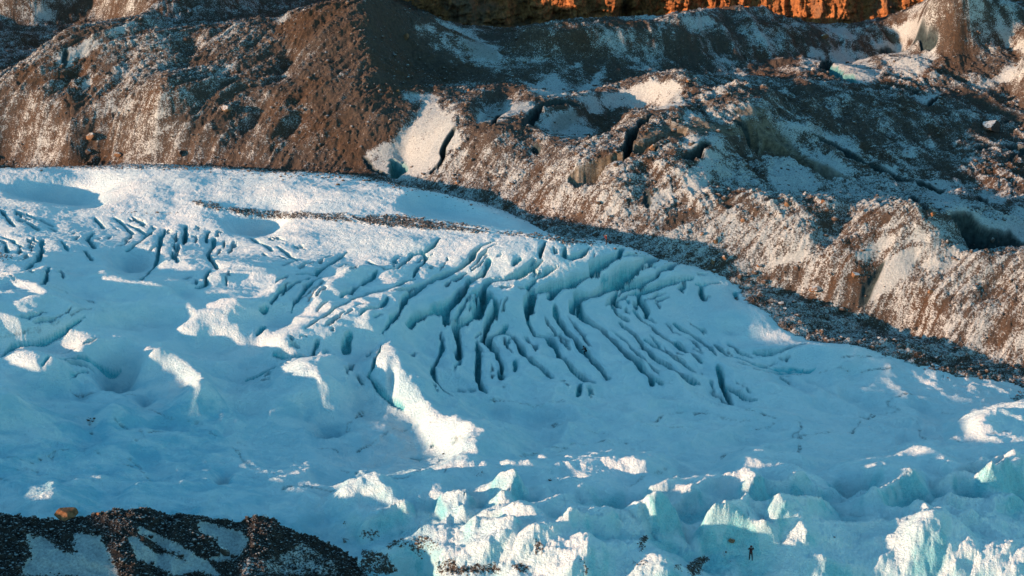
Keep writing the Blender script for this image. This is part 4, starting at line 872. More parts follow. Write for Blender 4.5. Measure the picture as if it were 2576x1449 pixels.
# ---------------------------------------------------------------- moraine surface
X, Y = fan(262.0, 520.0, lambda y: 0.165 if y < 440 else 0.4)
sh = X.shape; X = X.ravel(); Y = Y.ravel()
Yc = np.clip(Y, 0, 476)
z = csamp(MH_, X, Y) + 0.0 * (Y - Yc)
ox0, oy0 = proj(X, Y, z)
wx, wy = 9 * fbm(X, Y, 5, 3, .6, 191), 6 * fbm(X, Y, 5, 3, .6, 193)
snow = samp(SNOW_I, ox0 + wx, oy0 + wy); tan = samp(TAN_I, ox0 + wx * .5, oy0 + wy * .5)
leftw = sstep(1050, 900, ox0)
wob = 0.9 * fbm(X, Y, 12, 2, .5, 5)
gu = gully(X + wob, Y - wob, 3.8, 0.2, 33, 4)
upr = sstep(1250, 1700, ox0) * sstep(620, 480, oy0)
fo = ridged(X * 0.89 + Y * 0.45 + 1.5 * fbm(X, Y, 10, 2, .5, 11), (X * -0.45 + Y * 0.89) * 0.3, 4.5, 4, .55, 43)
hu = ridged(X * 0.6 + Y * 0.2 + fbm(X, Y, 9, 2, .5, 6), Y * 0.95 - X * 0.3, 5.5, 4, 0.55, 35)
smooth = 1 - 0.8 * snow - 0.7 * np.clip(tan, 0, 1) * 0.8
slp = (1 - leftw) * sstep(300, 420, oy0)
z += (0.62 * gu * (1.5 * leftw + 0.9 * slp) + 0.6 * hu * (1 - leftw) * (1 - 0.6 * slp) + 0.55 * fo * upr) * np.clip(smooth, 0.15, 1)
ice = np.zeros(len(X), np.float32); teal = np.zeros(len(X), np.float32)
for (rg, pts, w, dep, kind) in MCR:
    L = world_line(rg, pts, MH_)
    my = np.mean([p[1] for p in L]); w = max(w * px_to_m(0, my) * 0.95, 0.35)
    def f(i, d, t, s, tot):
        e = np.clip(np.minimum(t, 1 - t) * 6 + 0.25, 0, 1) ** 0.6
        ww = w * e * (1 + 0.45 * gnoise(X[i] / 4, Y[i] / 4, 43))
        dd = np.abs(d + 0.4 * w * fbm(X[i], Y[i], 3, 3, .55, 45))
        c = sstep(ww + 0.35, ww * 0.4, dd)
        z[i] -= dep * e * 1.0 * c
        c2 = sstep(ww + 0.55, ww * 0.9 + 0.15, dd)
        if kind == 0: ice[i] = np.maximum(ice[i], c2)
        if kind == 1: tan[i] = np.maximum(tan[i], c2 * 0.85)
        if kind == 2: teal[i] = np.maximum(teal[i], c2)
    seg_apply(X, Y, L, f, w * 3 + 2)
st, rv = cells(X + 0.25 * gnoise(X * 1.5, Y * 1.5, 2), Y, 1.15, 25)
st2, rv2 = cells(X, Y, 0.55, 27)
rocky = np.clip(1 - snow - tan, 0.05, 1)
sel = sstep(0.45, 0.9, rv) 
z += rocky * (0.34 * st * sel + 0.14 * st2 + 0.10 * fbm(X, Y, 1.6, 3, .6, 29)) + (1 - rocky) * 0.05 * st2
snow = np.clip(snow * (0.86 + 0.5 * fbm(X, Y, 3.5, 3, .6, 195)), 0, 1)
strk = gully(X + 0.3 * gnoise(X / 2, Y / 2, 9), Y, 1.5, 0.09, 71, 3)
cover = 0.50 + 0.13 * strk * (0.4 * leftw + slp) + 0.42 * snow - 0.12 * (leftw) * sstep(600, 900, ox0) + 0.03 * sstep(700, 200, ox0) * leftw - 0.09 * (1 - leftw) * sstep(420, 300, oy0 - 0.1 * (ox0 - 1300)) + 0.03 * slp
# less snow cover inside the outline of the pyramid's right flank
pyr = samp(mask_w([([(935, -40), (930, 40), (950, 120), (955, 190), (1000, 225), (1100, 215), (1180, 190), (1180, 120), (1080, 50), (1000, 0)], 1.0)], 4), ox0, oy0)
cover = cover - 0.22 * pyr + 0.07 * fbm(X, Y, 14, 3, .5, 39) + 0.09 * gu * (leftw + slp) - 0.02 - 0.02 * slp - 0.05 * leftw + 0.10 * (1 - leftw) * (1 - slp) * (0.5 + 1.6 * fbm(X, Y, 9, 3, .6, 45)) + 0.12 * fo * upr
gzz = csamp(GH, X, Y)
keep = (z > gzz - 1.2).reshape(sh)
moraine = grid_object('moraine_slope', X.reshape(sh), Y.reshape(sh), z.reshape(sh), dict(snow=cover, tan=tan, ice=ice, teal=teal), keep, M_MO)
MX, MY, MZ = X.reshape(sh), Y.reshape(sh), z.reshape(sh)
print('moraine', sh, time.time() - T00)
# ---------------------------------------------------------------- foreground moraine crest, bottom left
print('foreground crest z', fz.min(), fz.max())
FXa, FYa = np.meshgrid(np.linspace(-110, -2, 720), np.linspace(160, 228, 520))
sh = FXa.shape; X = FXa.ravel(); Y = FYa.ravel()
cz = np.interp(X, fx, fz) 
dy = Y - np.interp(X, fx, np.array(FYc))
z = cz + np.where(dy > 0, -0.75 * dy, 0.10 * dy - 0.0)
# the near side: gullies running to the lower right
gl = ridged(X * 0.62 + Y * 0.55 + 1.5 * fbm(X, Y, 8, 2, .5, 1), -X * 0.14 + Y * 0.16, 6.5, 3, 0.5, 77)
nz_ = sstep(2.5, -6, dy)
z += 0.75 * (gl - 0.25) * nz_ + 0.22 * fbm(X, Y, 2.2, 4, .6, 79) * sstep(6, 0, dy)
st, rv = cells(X, Y, 0.8, 85); st2, _ = cells(X, Y, 0.4, 87)
ox0, oy0 = proj(X, Y, z)
FS = [([(65, 1344), (110, 1350), (150, 1382), (190, 1395), (180, 1360), (240, 1345), (300, 1449), (60, 1449), (55, 1420), (80, 1400)], 1.), ([(185, 1340), (250, 1345), (280, 1400), (310, 1470), (200, 1470), (190, 1400)], 1.), ([(320, 1347), (345, 1350), (390, 1392), (430, 1390), (480, 1415), (500, 1435), (440, 1450), (395, 1425), (345, 1410)], 1.),
      ([(345, 1322), (400, 1345), (450, 1370), (490, 1395), (520, 1410), (560, 1449), (520, 1449), (460, 1400), (400, 1372), (350, 1340)], 1.), ([(495, 1305), (545, 1320), (600, 1335), (625, 1360), (600, 1400), (560, 1415), (520, 1405), (560, 1395), (545, 1360), (500, 1335)], 1.), ([(600, 1450), (620, 1400), (700, 1400), (760, 1360), (860, 1420), (860, 1449)], .5)]
fs = samp(mask_w(FS, 0.8), ox0, oy0) * (oy0 > 1300)
rocky = 1 - fs
z += rocky * (0.25 * st * sstep(.3, .9, rv) + 0.10 * st2) - 0.25 * fs
fade = sstep(-4, -30, X - np.interp(Y, [160, 214, 232], [-12, -9, -8])) 
cover = 0.26 + 0.62 * fs + 0.16 * fbm(X, Y, 2.5, 3, .6, 89) * fs
zg = csamp(GH, X, Y)
keepf = ((z > zg - 1.5)).reshape(sh)
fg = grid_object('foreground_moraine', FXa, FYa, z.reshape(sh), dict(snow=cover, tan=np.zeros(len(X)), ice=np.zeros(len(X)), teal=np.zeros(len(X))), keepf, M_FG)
FZ = z.reshape(sh)

# ---------------------------------------------------------------- cliff beyond
nx, nz = 1500, 260
u = np.linspace(-170, 230, nx); v = np.linspace(-6, 62, nz)
U, V = np.meshgrid(u, v)
fl = ridged(U + 1.5 * fbm(U, V, 9, 3, .5, 99), V * 0.16, 8.5, 5, 0.6, 101) * 2.0 + fbm(U, V * 0.5, 24, 4, .55, 103) * 6 + 1.0 * fbm(U, V * 1.6, 3.0, 4, .65, 105) + 0.8 * np.round(fbm(U, V * 0.25, 5, 2, .5, 107) * 3) + 0.4 * np.round(fbm(U * .3, V, 5, 2, .5, 109) * 3)
Yc = 497 - fl + 6 * np.sin(U / 33.0) + V * 0.10 + np.where(U < 0, -0.0 * U, 0)
me_att = dict()
def cliff_obj():
    nr, ncc = U.shape
    Xb = np.vstack([U, U[-1:], U[-1:]]); Yb = np.vstack([Yc, Yc[-1:] + 20, Yc[-1:] + 160]); Zb = np.vstack([V, V[-1:] + 3, V[-1:] + 18])
    o = grid_object('cliff', Xb, Yb, Zb, {}, np.ones(Xb.shape, bool), M_CL)
    return o
cliff = cliff_obj()

# far ground sheet under and round everything
def ground_obj():
    m = bpy.data.meshes.new('ground'); bm = bmesh.new()
    n = 24
    for j in range(n + 1):
        for i in range(n + 1):
            x = -900 + 1800 * i / n; y = -300 + 1600 * j / n
            bm.verts.new((x, y, -40 + (y > 520) * 10))
    bm.verts.ensure_lookup_table()
    for j in range(n):
        for i in range(n):
            a = j * (n + 1) + i
            bm.faces.new([bm.verts[a], bm.verts[a + 1], bm.verts[a + n + 2], bm.verts[a + n + 1]])
    bm.to_mesh(m); bm.free(); m.materials.append(M_DK)
    o = bpy.data.objects.new('ground', m); scene.collection.objects.link(o); o['kind'] = 'structure'
ground_obj()
# ---------------------------------------------------------------- finding places on the finished surfaces
SURF = {'g': (GXs, GYs, GZ), 'm': (MX, MY, MZ), 'f': (FXa, FYa, FZ)}
PRJ = {}
for k_, (a_, b_, c_) in SURF.items():
    p_, q_ = proj(a_, b_, c_); PRJ[k_] = (p_.astype(np.float32), q_.astype(np.float32))
def spot(k, ox, oy, tol=2.2):
    """visible surface point nearest to a photo position"""
    p, q = PRJ[k]; X, Y, Z = SURF[k]
    while True:
        m = np.nonzero((np.abs(p - ox) < tol) & (np.abs(q - oy) < tol))
        if len(m[0]) > 0: break
        tol *= 1.6
    i = int(np.argmin(Y[m])); ym = Y[m][i]
    near = np.nonzero(Y[m] < ym + 2.5)[0]
    j = near[int(np.argmin((p[m][near] - ox) ** 2 + (q[m][near] - oy) ** 2))]
    return Vector((float(X[m][j]), float(Y[m][j]), float(Z[m][j])))

# ---------------------------------------------------------------- stones and boulders
def stone_mesh(name, seed, sub=2, size=(1, 1, 1), cuts=9):
    rnd = random.Random(seed)
    bm = bmesh.new(); bmesh.ops.create_icosphere(bm, subdivisions=sub, radius=1.0)
    planes = []
    for _ in range(cuts):
        n = Vector((rnd.gauss(0, 1), rnd.gauss(0, 1), rnd.gauss(0, 1))).normalized(); planes.append((n, rnd.uniform(0.48, 0.80)))
    for v in bm.verts:
        for n, d in planes:
            k = v.co.dot(n)
            if k > d: v.co -= n * (k - d)
        v.co += Vector((rnd.uniform(-1, 1), rnd.uniform(-1, 1), rnd.uniform(-1, 1))) * 0.012
        v.co = Vector((v.co.x * size[0], v.co.y * size[1], v.co.z * size[2]))
    me = bpy.data.meshes.new(name); bm.to_mesh(me); bm.free()
    return me

def boulder(k, ox, oy, wpx, hpx, seed, mat, label, group=None, lean=0.0):
    """a boulder whose foot stands at the photo position; wpx, hpx its size in the photo frame"""
    p = spot(k, ox, oy)
    m = math.sqrt(p.y ** 2 + 102 ** 2) / FO
    w, h = wpx * m * 0.62, hpx * m * 0.62
    me = stone_mesh('boulder', seed, 4, (w * 1.15, w, h * 1.15), 12)
    me.materials.append(mat)
    o = bpy.data.objects.new('boulder', me); scene.collection.objects.link(o)
    o.location = p + Vector((0, 0, h * 0.45)); o.rotation_euler = (lean, 0.1, seed * 1.3)
    o['label'] = label; o['category'] = 'boulder'
    if group: o['group'] = group
    return o

BOUL = [
 ('f', 167, 1303, 44, 30, 3, M_OR, 'large orange-brown boulder on the dark crest above the bottom left snow'),
 ('f', 246, 1292, 12, 9, 4, M_OR, 'small orange boulder on the dark crest right of the large orange one'),
 ('f', 669, 1306, 16, 14, 5, M_DK, 'small dark boulder topping the rightmost hump of the dark bottom left crest'),
 ('f', 130, 1305, 14, 7, 6, M_DK, 'low dark stone just left of the large orange boulder'),
 ('f', 563, 1394, 26, 20, 7, M_DK, 'pointed black boulder on the snow strip of the bottom left slope'),
 ('m', 2491, 331, 42, 32, 8, M_DK, 'big dark angular boulder with a snowy top on the upper right plateau'),
 ('m', 1022, 96, 14, 15, 9, M_BR, 'round brown boulder on the shaded flank right of the dark peak'),
 ('m', 1002, 232, 9, 8, 10, M_OR, 'small orange stone at the foot of the peak\'s sunlit ridge'),
 ('m', 1179, 230, 9, 9, 11, M_OR, 'small orange stone on the rim between shaded valley and sunlit slope'),
 ('m', 1642, 376, 18, 14, 12, M_BR, 'brown boulder just right of the black vertical crack'),
 ('m', 230, 348, 22, 16, 13, M_BR, 'brown boulder low on the far left slope casting a shadow'),
 ('m', 222, 386, 15, 13, 14, M_DK, 'grey boulder at the foot of the far left slope on the gravel'),
 ('m', 300, 392, 18, 10, 15, M_BR, 'wide brown boulder at the slope foot, second from the left'),
 ('m', 452, 389, 14, 13, 16, M_DK, 'pale snow-dusted boulder at the foot of the left slope near its middle'),
 ('m', 570, 277, 26, 13, 17, M_BR, 'flat brown boulder halfway up the left slope'),
 ('m', 1794, 660, 14, 15, 18, M_BR, 'round grey-brown boulder at the ice edge right of the crevasses'),
 ('m', 1822, 652, 12, 12, 19, M_BR, 'small brown boulder beside the round one at the ice edge'),
 ('m', 1911, 672, 12, 10, 20, M_BR, 'brown boulder where the rubble slope swings away from the ice'),
 ('m', 2150, 694, 20, 16, 21, M_BR, 'brown boulder on the sunlit slope left of the white snow tongue'),
 ('m', 2054, 730, 28, 14, 22, M_BR, 'long brown boulder on the sunlit slope just above the shadow line'),
 ('m', 2160, 808, 16, 11, 23, M_DK, 'snow-capped grey boulder in the shaded strip above the ice'),
 ('m', 2212, 856, 18, 9, 24, M_DK, 'dark flat boulder in the shaded strip close to the ice edge'),
 ('m', 1966, 766, 16, 10, 25, M_DK, 'dark boulder at the upper end of the shaded strip by the ice'),
 ('m', 1974, 778, 12, 8, 26, M_DK, 'small snow-capped stone below the dark boulder near the ice edge'),
 ('m', 2347, 540, 16, 12, 27, M_OR, 'reddish boulder on the crest above the sunlit right slope'),
 ('m', 2070, 510, 10, 9, 28, M_OR, 'orange stone on the crest of the sunlit slope, centre right'),
 ('m', 1980, 518, 12, 12, 29, M_BR, 'brown stone below the crest of the sunlit slope'),
 ('m', 1731, 204, 12, 9, 30, M_BR, 'grey-brown stone on the hummock in the upper centre right'),
 ('m', 1738, 528, 9, 9, 31, M_BR, 'small brown stone in the dark rubble patch, centre right'),
 ('m', 1800, 610, 14, 12, 32, M_BR, 'brown boulder on the lower slope above the ice edge bend'),
 ('m', 1868, 556, 11, 9, 33, M_BR, 'brown stone midway up the slope above the ice edge bend'),
 ('m', 1765, 592, 9, 8, 34, M_BR, 'small brown stone left of the boulder on the lower slope'),
 ('m', 2340, 738, 14, 10, 35, M_BR, 'brown boulder on the slope right of the white snow tongue'),
 ('m', 2300, 830, 12, 8, 36, M_DK, 'dark stone on the lower right slope above the shadow'),
 ('m', 2354, 904, 18, 9, 37, M_DK, 'dark flat boulder touching the ice in the lower right'),
 ('m', 1150, 462, 12, 9, 38, M_BR, 'brown stone below the sunlit ice face, near the ice edge'),
 ('m', 1500, 590, 13, 8, 39, M_DK, 'dark boulder at the slope foot left of the standing person'),
 ('m', 2075, 95, 16, 12, 40, M_BR, 'dark brown stone under the sunlit crest by the orange cliff'),
 ('g', 1384, 1208, 7, 5, 41, M_DK, 'tiny black stone alone on the snow beside the round sunlit patch'),
 ('g', 1841, 1356, 16, 10, 42, M_BR, 'brown stone on the ice down left of the nearest person'),
 ('g', 2100, 1353, 6, 4, 43, M_DK, 'tiny dark stone on the snow hump in the lower right'),
 ('g', 1115, 1143, 5, 4, 44, M_DK, 'tiny dark stone on shaded snow left of the sunlit tongue'),
]
for a_ in BOUL: boulder(*a_)

# loose rubble: far too many stones to count, one object
def rubble(which, seed, mat, label):
    rs = np.random.RandomState(seed)
    base = []
    for i in range(6):
        me = stone_mesh('tmp', 200 + i, 1, (1, 0.75, 0.6), 9)
        v = np.array([x.co[:] for x in me.vertices], np.float32); f = np.array([p.vertices[:] for p in me.polygons], np.int32)
        base.append((v, f)); bpy.data.meshes.remove(me)
    VV, FF = [], []; off = 0
    def put(P, S):
        nonlocal off
        for i in range(len(base)):
            m = np.arange(len(P)) % 6 == i; p = P[m]; s = S[m]; n = len(p)
            if n == 0: continue
            v, f = base[i]
            th = rs.rand(n) * 6.28; ct, st_ = np.cos(th), np.sin(th)
            sx = s * (0.8 + 0.5 * rs.rand(n)); sy = s * (0.8 + 0.5 * rs.rand(n)); sz = s * (0.7 + 0.8 * rs.rand(n))
            x = v[None, :, 0] * sx[:, None]; y = v[None, :, 1] * sy[:, None]; z = v[None, :, 2] * sz[:, None]
            co = np.stack([x * ct[:, None] - y * st_[:, None] + p[:, 0:1], x * st_[:, None] + y * ct[:, None] + p[:, 1:2], z + p[:, 2:3] + 0.15 * s[:, None]], -1)
            VV.append(co.reshape(-1, 3)); FF.append((f[None] + (np.arange(n) * len(v))[:, None, None] + off).reshape(-1, 3)); off += n * len(v)
    def pick(surf, n, weight, smin, smax, pw=2.6):
        X, Y, Z = SURF[surf]; p, q = PRJ[surf]
        vis = (p > -60) & (p < 2636) & (q > -10) & (q < 1470)
        w = (vis * weight).ravel(); c = np.cumsum(w); idx = np.searchsorted(c, rs.rand(n) * c[-1])
        idx = np.clip(idx, 0, len(w) - 1)
        P = np.stack([X.ravel()[idx], Y.ravel()[idx], Z.ravel()[idx]], -1)
        S = smin * (1 - rs.rand(n)) ** (-1 / pw); S = np.minimum(S, smax)
        put(P + np.stack([rs.randn(n), rs.randn(n), 0 * S], -1) * 0.08, S)
    if which == 0:
     p, q = PRJ['m']; gq = csamp(GH, MX.ravel(), MY.ravel()).reshape(MX.shape)
     foot = np.interp(p, EX, EY) - q
     wm = ((MZ > gq) * (0.35 + 0.5 * np.exp(-np.clip(foot, 0, 400) / 30.0)) * (1 - 0.85 * samp(SNOW_I, p, q)) * (MY < 450)).astype(np.float32)
     pick('m', 24000, wm, 0.11, 0.75, 2.9)
     p, q = PRJ['g']; dg = samp(DIRT_I, p, q)
     eg = np.interp(p, EX, EY) - q
     pick('g', 2200, ((GZ > csamp(MH_, GXs.ravel(), GYs.ravel()).reshape(GXs.shape)) * np.exp(-np.abs(eg) / 7.0) * (np.abs(eg) < 40)).astype(np.float32), 0.10, 0.5)
     pick('g', 7000, (dg > 0.3) * dg * (GZ > csamp(MH_, GXs.ravel(), GYs.ravel()).reshape(GXs.shape)), 0.07, 0.35)
    else:
     p, q = PRJ['f']
     wf = (1 - samp(mask_w(FS, 0.8), p, q)) * (FZ > csamp(GH, FXa.ravel(), FYa.ravel()).reshape(FXa.shape))
     pick('f', 9000, wf, 0.09, 0.45)
    V_ = np.concatenate(VV); F_ = np.concatenate(FF)
    me = bpy.data.meshes.new('rubble'); me.vertices.add(len(V_)); me.vertices.foreach_set('co', V_.astype(np.float32).ravel())
    me.loops.add(F_.size); me.loops.foreach_set('vertex_index', F_.astype(np.int32).ravel())
    me.polygons.add(len(F_)); me.polygons.foreach_set('loop_start', np.arange(0, F_.size, 3, dtype=np.int32)); me.update(calc_edges=True)
    me.materials.append(mat)
    o = bpy.data.objects.new('rubble', me); scene.collection.objects.link(o); o['kind'] = 'stuff'
    o['label'] = label; o['category'] = 'rubble'
M_RB = mat_rock('rubble_stone', [(0.25, (0.02, 0.016, 0.014)), (0.5, (0.075, 0.055, 0.045)), (0.7, (0.15, 0.105, 0.08)), (0.9, (0.26, 0.19, 0.15))], 0.6)
M_RK = mat_rock('shaded_rubble_stone', [(0.25, (0.008, 0.008, 0.009)), (0.6, (0.03, 0.026, 0.026)), (0.9, (0.09, 0.07, 0.06))], 0.4)  # near bank stones darkened to match, their shade put into the tone
rubble(0, 4, M_RB, 'loose grey-brown stones strewn over the far slope and the gritty ice')
rubble(1, 5, M_RK, 'loose shade-darkened stones covering the near bank at the bottom left')

# ---------------------------------------------------------------- people
def plain(name, col, rough=0.8):
    m, t = nt(name); b = NB(t)
    n = b.noise(b.pos(), 12.0, 3)
    c = b.mix(b.math('MULTIPLY', n, 0.5), (*col, 1), tuple(x * 0.55 for x in col))
    b.out(c, rough); return m
C_SKIN = plain('skin', (0.45, 0.26, 0.19)); C_BLK = plain('black_cloth', (0.012, 0.012, 0.015)); C_RED = plain('dark_red_cloth', (0.15, 0.02, 0.018))
C_MAR = plain('maroon_cloth', (0.035, 0.008, 0.012)); C_TRS = plain('dark_trousers', (0.02, 0.018, 0.02)); C_HAIR = plain('dark_hair', (0.03, 0.02, 0.015)); C_BOOT = plain('brown_boot', (0.06, 0.035, 0.02)); C_METAL = plain('camera_black', (0.01, 0.01, 0.01), 0.4)

def skinned(name, nodes, edges, mat, parent, sub=2, root=0):
    """nodes: (x, y, z, rx, ry)"""
    me = bpy.data.meshes.new(name)
    me.from_pydata([n[:3] for n in nodes], edges, [])
    o = bpy.data.objects.new(name, me); scene.collection.objects.link(o)
    sk = o.modifiers.new('skin', 'SKIN'); sk.use_smooth_shade = True
    me.skin_vertices.new() if hasattr(me.skin_vertices, 'new') else None
    for i, n in enumerate(nodes):
        sv = me.skin_vertices[0].data[i]; sv.radius = (n[3], n[4]); sv.use_root = (i == root)
    ss = o.modifiers.new('sub', 'SUBSURF'); ss.levels = sub; ss.render_levels = sub
    dg = bpy.context.evaluated_depsgraph_get(); ev = o.evaluated_get(dg)
    m2 = bpy.data.meshes.new_from_object(ev, depsgraph=dg)
    o.modifiers.clear(); o.data = m2; m2.name = name
    bpy.data.meshes.remove(me)
    m2.materials.clear(); m2.materials.append(mat)
    o.parent = parent
    return o

def ellipsoid(name, c, r, mat, parent, bumps=0.0, seed=1, rot=(0, 0, 0)):
    bm = bmesh.new(); bmesh.ops.create_icosphere(bm, subdivisions=3, radius=1.0); rnd = random.Random(seed)
    for v in bm.verts:
        k = 1 + bumps * math.sin(5 * v.co.x + seed) * math.cos(4 * v.co.z + seed)
        q = [abs(x) ** 0.8 * (1 if x > 0 else -1) for x in v.co] if bumps < 0 else list(v.co)
        v.co = Vector((q[0] * r[0] * k, q[1] * r[1] * k, q[2] * r[2] * k))
    bmesh.ops.transform(bm, matrix=Matrix.Translation(c) @ Matrix.Rotation(rot[1], 4, 'Y') @ Matrix.Rotation(rot[0], 4, 'X'), verts=bm.verts)
    me = bpy.data.meshes.new(name); bm.to_mesh(me); bm.free(); me.materials.append(mat)
    for p in me.polygons: p.use_smooth = True
    o = bpy.data.objects.new(name, me); scene.collection.objects.link(o); o.parent = parent
    return o

def person(loc, heading, pose, jacket, trousers, label, hood=False, pack=None, scale=1.0):
    """local frame: +Y is where the person faces, Z up"""
    root = bpy.data.objects.new('person', None); scene.collection.objects.link(root)
    root.location = loc; root.rotation_euler = (0, 0, heading); root.scale = (scale,) * 3
    root['label'] = label; root['category'] = 'person'
    hip, chest, neck, head = [Vector(pose[k]) for k in ('hip', 'chest', 'neck', 'head')]
    def limb(s, a): return [Vector(q) for q in pose[a + s]]
    N = [(*hip, .13, .10), (*(hip.lerp(chest, .5)), .13, .10), (*chest, .16, .11), (*neck, .055, .055), (*(neck.lerp(head, .6)), .07, .08), (*head, .078, .095), (*(head + Vector((0, 0, .09))), .06, .075)]
    E = [(0, 1), (1, 2), (2, 3), (3, 4), (4, 5), (5, 6)]
    # nose and ears
    n0 = len(N); N += [(*(head + Vector((0, .11, -.01))), .014, .014), (*(head + Vector((.085, 0, 0))), .012, .02), (*(head + Vector((-.085, 0, 0))), .012, .02)]; E += [(5, n0), (5, n0 + 1), (5, n0 + 2)]
    for s in ('L', 'R'):
        sh_, el, wr = limb(s, 'arm'); i = len(N)
        N += [(*sh_, .055, .055), (*el, .04, .04), (*wr, .027, .027)]; E += [(2, i), (i, i + 1), (i + 1, i + 2)]
        d = (wr - el).normalized(); side = d.cross(Vector((0, 0, 1))); side = side.normalized() if side.length > .1 else Vector((1, 0, 0))
        up = side.cross(d)
        i2 = len(N); palm = wr + d * .07; N += [(*palm, .036, .018)]; E += [(i + 2, i2)]
        for q, (off, ln) in enumerate([(-.028, .07), (-.010, .08), (.010, .075), (.026, .06)]):
            j = len(N); a0 = palm + side * off + d * .03; N += [(*a0, .010, .010), (*(a0 + d * ln * .6 - up * .015), .009, .009), (*(a0 + d * ln * .8 - up * .045), .008, .008)]
            E += [(i2, j), (j, j + 1), (j + 1, j + 2)]
        j = len(N); a0 = wr + d * .03 - side * .035; N += [(*a0, .011, .011), (*(a0 + d * .04 - side * .02), .009, .009)]; E += [(i2, j), (j, j + 1)]
        hp, kn, an = limb(s, 'leg'); i = len(N)
        N += [(*hp, .085, .085), (*kn, .058, .058), (*an, .036, .036), (*(an + Vector((0, .13, -.045))), .035, .025)]; E += [(0, i), (i, i + 1), (i + 1, i + 2), (i + 2, i + 3)]
    skinned('body', N, E, C_SKIN, root)
    # jacket: trunk and sleeves
    N = [(*(hip + Vector((0, 0, -.04))), .17, .14), (*(hip.lerp(chest, .5)), .17, .14), (*chest, .19, .145), (*(neck + Vector((0, 0, -.03))), .085, .085)]; E = [(0, 1), (1, 2), (2, 3)]
    for s in ('L', 'R'):
        sh_, el, wr = limb(s, 'arm'); i = len(N); N += [(*sh_, .08, .08), (*el, .062, .062), (*wr, .046, .046)]; E += [(2, i), (i, i + 1), (i + 1, i + 2)]
    skinned('jacket', N, E, jacket, root)
    N = [(*hip, .15, .12)]; E = []
    for s in ('L', 'R'):
        hp, kn, an = limb(s, 'leg'); i = len(N); N += [(*hp, .105, .105), (*kn, .078, .078), (*(an + Vector((0, 0, .05))), .062, .062)]; E += [(0, i), (i, i + 1), (i + 1, i + 2)]
    skinned('trousers', N, E, trousers, root)
    for s in ('L', 'R'):
        hp, kn, an = limb(s, 'leg')
        skinned('boot', [(*(an + Vector((0, 0, .09))), .052, .052), (*(an + Vector((0, 0, -.01))), .052, .052), (*(an + Vector((0, .08, -.045))), .05, .04), (*(an + Vector((0, .17, -.05))), .045, .032)], [(0, 1), (1, 2), (2, 3)], C_BOOT, root)
    if hood: ellipsoid('hood', head + Vector((0, -.02, .03)), (.115, .125, .15), jacket, root)
    else: ellipsoid('hair', head + Vector((0, -.025, .05)), (.098, .108, .105), C_HAIR, root)
    if pack: ellipsoid('backpack', chest + Vector((0, -.22, -.08)), (.16, .11, .26), pack, root, -0.01)
    return root

# 1. standing at the ice edge, camera raised to the face
A = spot('g', 1526, 616)
P1 = dict(hip=(0, 0, .95), chest=(0, 0, 1.34), neck=(0, .02, 1.5), head=(0, .03, 1.63), armL=[(-.19, 0, 1.42), (-.27, .2, 1.25), (-.09, .32, 1.52)], armR=[(.19, 0, 1.42), (.27, .2, 1.25), (.09, .32, 1.52)],
          legL=[(-.1, 0, .9), (-.12, .02, .5), (-.13, 0, .09)], legR=[(.1, 0, .9), (.12, -.02, .5), (.14, -.05, .09)])
person(A, R(75), P1, C_RED, C_TRS, 'person in dark red jacket standing at the ice edge with hands at the face', pack=None, scale=1.04)
def held_camera(loc, heading):
    root = bpy.data.objects.new('camera_in_hands', None); scene.collection.objects.link(root); root.location = loc; root.rotation_euler = (0, 0, heading)
    root['label'] = 'small black camera held up by the person in dark red'; root['category'] = 'camera'
    def bx(name, s, c, parent):
        bm = bmesh.new(); bmesh.ops.create_cube(bm, size=1.0)
        bmesh.ops.scale(bm, vec=s, verts=bm.verts); bmesh.ops.bevel(bm, geom=bm.edges[:], offset=.012, segments=2, affect='EDGES'); bmesh.ops.translate(bm, vec=c, verts=bm.verts)
        me = bpy.data.meshes.new(name); bm.to_mesh(me); bm.free(); me.materials.append(C_METAL); o = bpy.data.objects.new(name, me); scene.collection.objects.link(o); o.parent = parent
    bx('camera_body', (.16, .07, .11), (0, 0, 0), root)
    bm = bmesh.new(); bmesh.ops.create_cone(bm, cap_ends=True, segments=20, radius1=.042, radius2=.038, depth=.13); bmesh.ops.rotate(bm, matrix=Matrix.Rotation(R(90), 3, 'X'), verts=bm.verts); bmesh.ops.translate(bm, vec=(0, .09, 0), verts=bm.verts)
    me = bpy.data.meshes.new('lens'); bm.to_mesh(me); bm.free(); me.materials.append(C_METAL); o = bpy.data.objects.new('lens', me); scene.collection.objects.link(o); o.parent = root
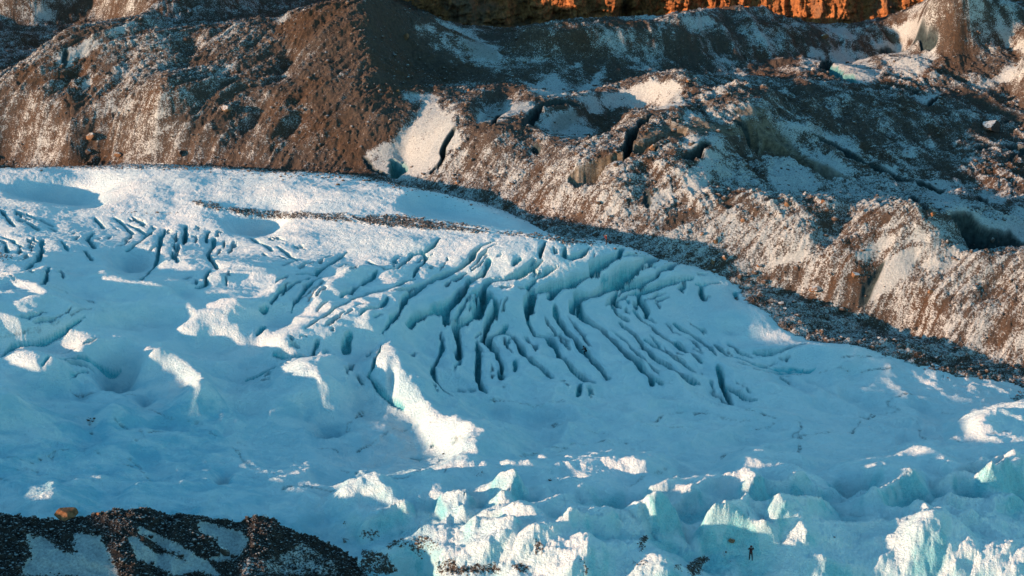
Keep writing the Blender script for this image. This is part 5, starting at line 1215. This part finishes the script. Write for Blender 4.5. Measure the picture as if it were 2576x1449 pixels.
hd = R(75); fwd = Vector((-math.sin(hd), math.cos(hd), 0))
held_camera(A + fwd * .36 + Vector((0, 0, 1.68)), hd)
bag = bpy.data.objects.new('backpack', None); scene.collection.objects.link(bag)
bag.location = spot('g', 1534, 613.5); bag.rotation_euler = (R(-8), 0, R(20)); bag['label'] = 'black backpack on the ice at the feet of the person in dark red'; bag['category'] = 'backpack'
ellipsoid('bag_body', Vector((0, 0, .25)), (.26, .19, .30), C_BLK, bag, -0.01); ellipsoid('front_pocket', Vector((0, -.17, .19)), (.17, .08, .16), C_BLK, bag, -0.01)
skinned('strap', [(-.1, .17, .45, .02, .02), (-.14, .26, .3, .02, .02), (-.1, .2, .08, .02, .02)], [(0, 1), (1, 2)], C_BLK, bag)
# 2. bending down in a crevasse
Bp = spot('g', 1470, 889)
P2 = dict(hip=(0, -.18, .72), chest=(0, .12, 1.02), neck=(0, .27, 1.12), head=(0, .36, 1.22), armL=[(-.19, .14, 1.06), (-.24, .36, .86), (-.14, .55, .72)], armR=[(.19, .14, 1.06), (.28, .3, .84), (.2, .5, .66)],
          legL=[(-.1, -.16, .68), (-.14, .16, .46), (-.13, -.08, .09)], legR=[(.1, -.18, .68), (.16, .1, .42), (.16, -.25, .09)])
person(Bp, R(50), P2, C_BLK, C_TRS, 'crouching person in black half hidden in a teal crevasse', hood=True)
# 3. standing among the near seracs
Cp = spot('g', 1886, 1408)
P3 = dict(hip=(0, 0, .95), chest=(0, 0, 1.36), neck=(0, .0, 1.52), head=(0, .02, 1.66), armL=[(-.19, 0, 1.44), (-.32, .12, 1.26), (-.2, .26, 1.40)], armR=[(.19, 0, 1.44), (.30, .10, 1.34), (.16, .2, 1.56)],
          legL=[(-.1, 0, .9), (-.12, .02, .5), (-.14, .03, .09)], legR=[(.1, 0, .9), (.15, .0, .5), (.19, -.10, .09)])
person(Cp, R(-12), P3, C_MAR, C_TRS, 'person in dark maroon clothes and hood standing between the nearest ice ridges', hood=True, scale=1.06)
print('done', time.time() - T00)
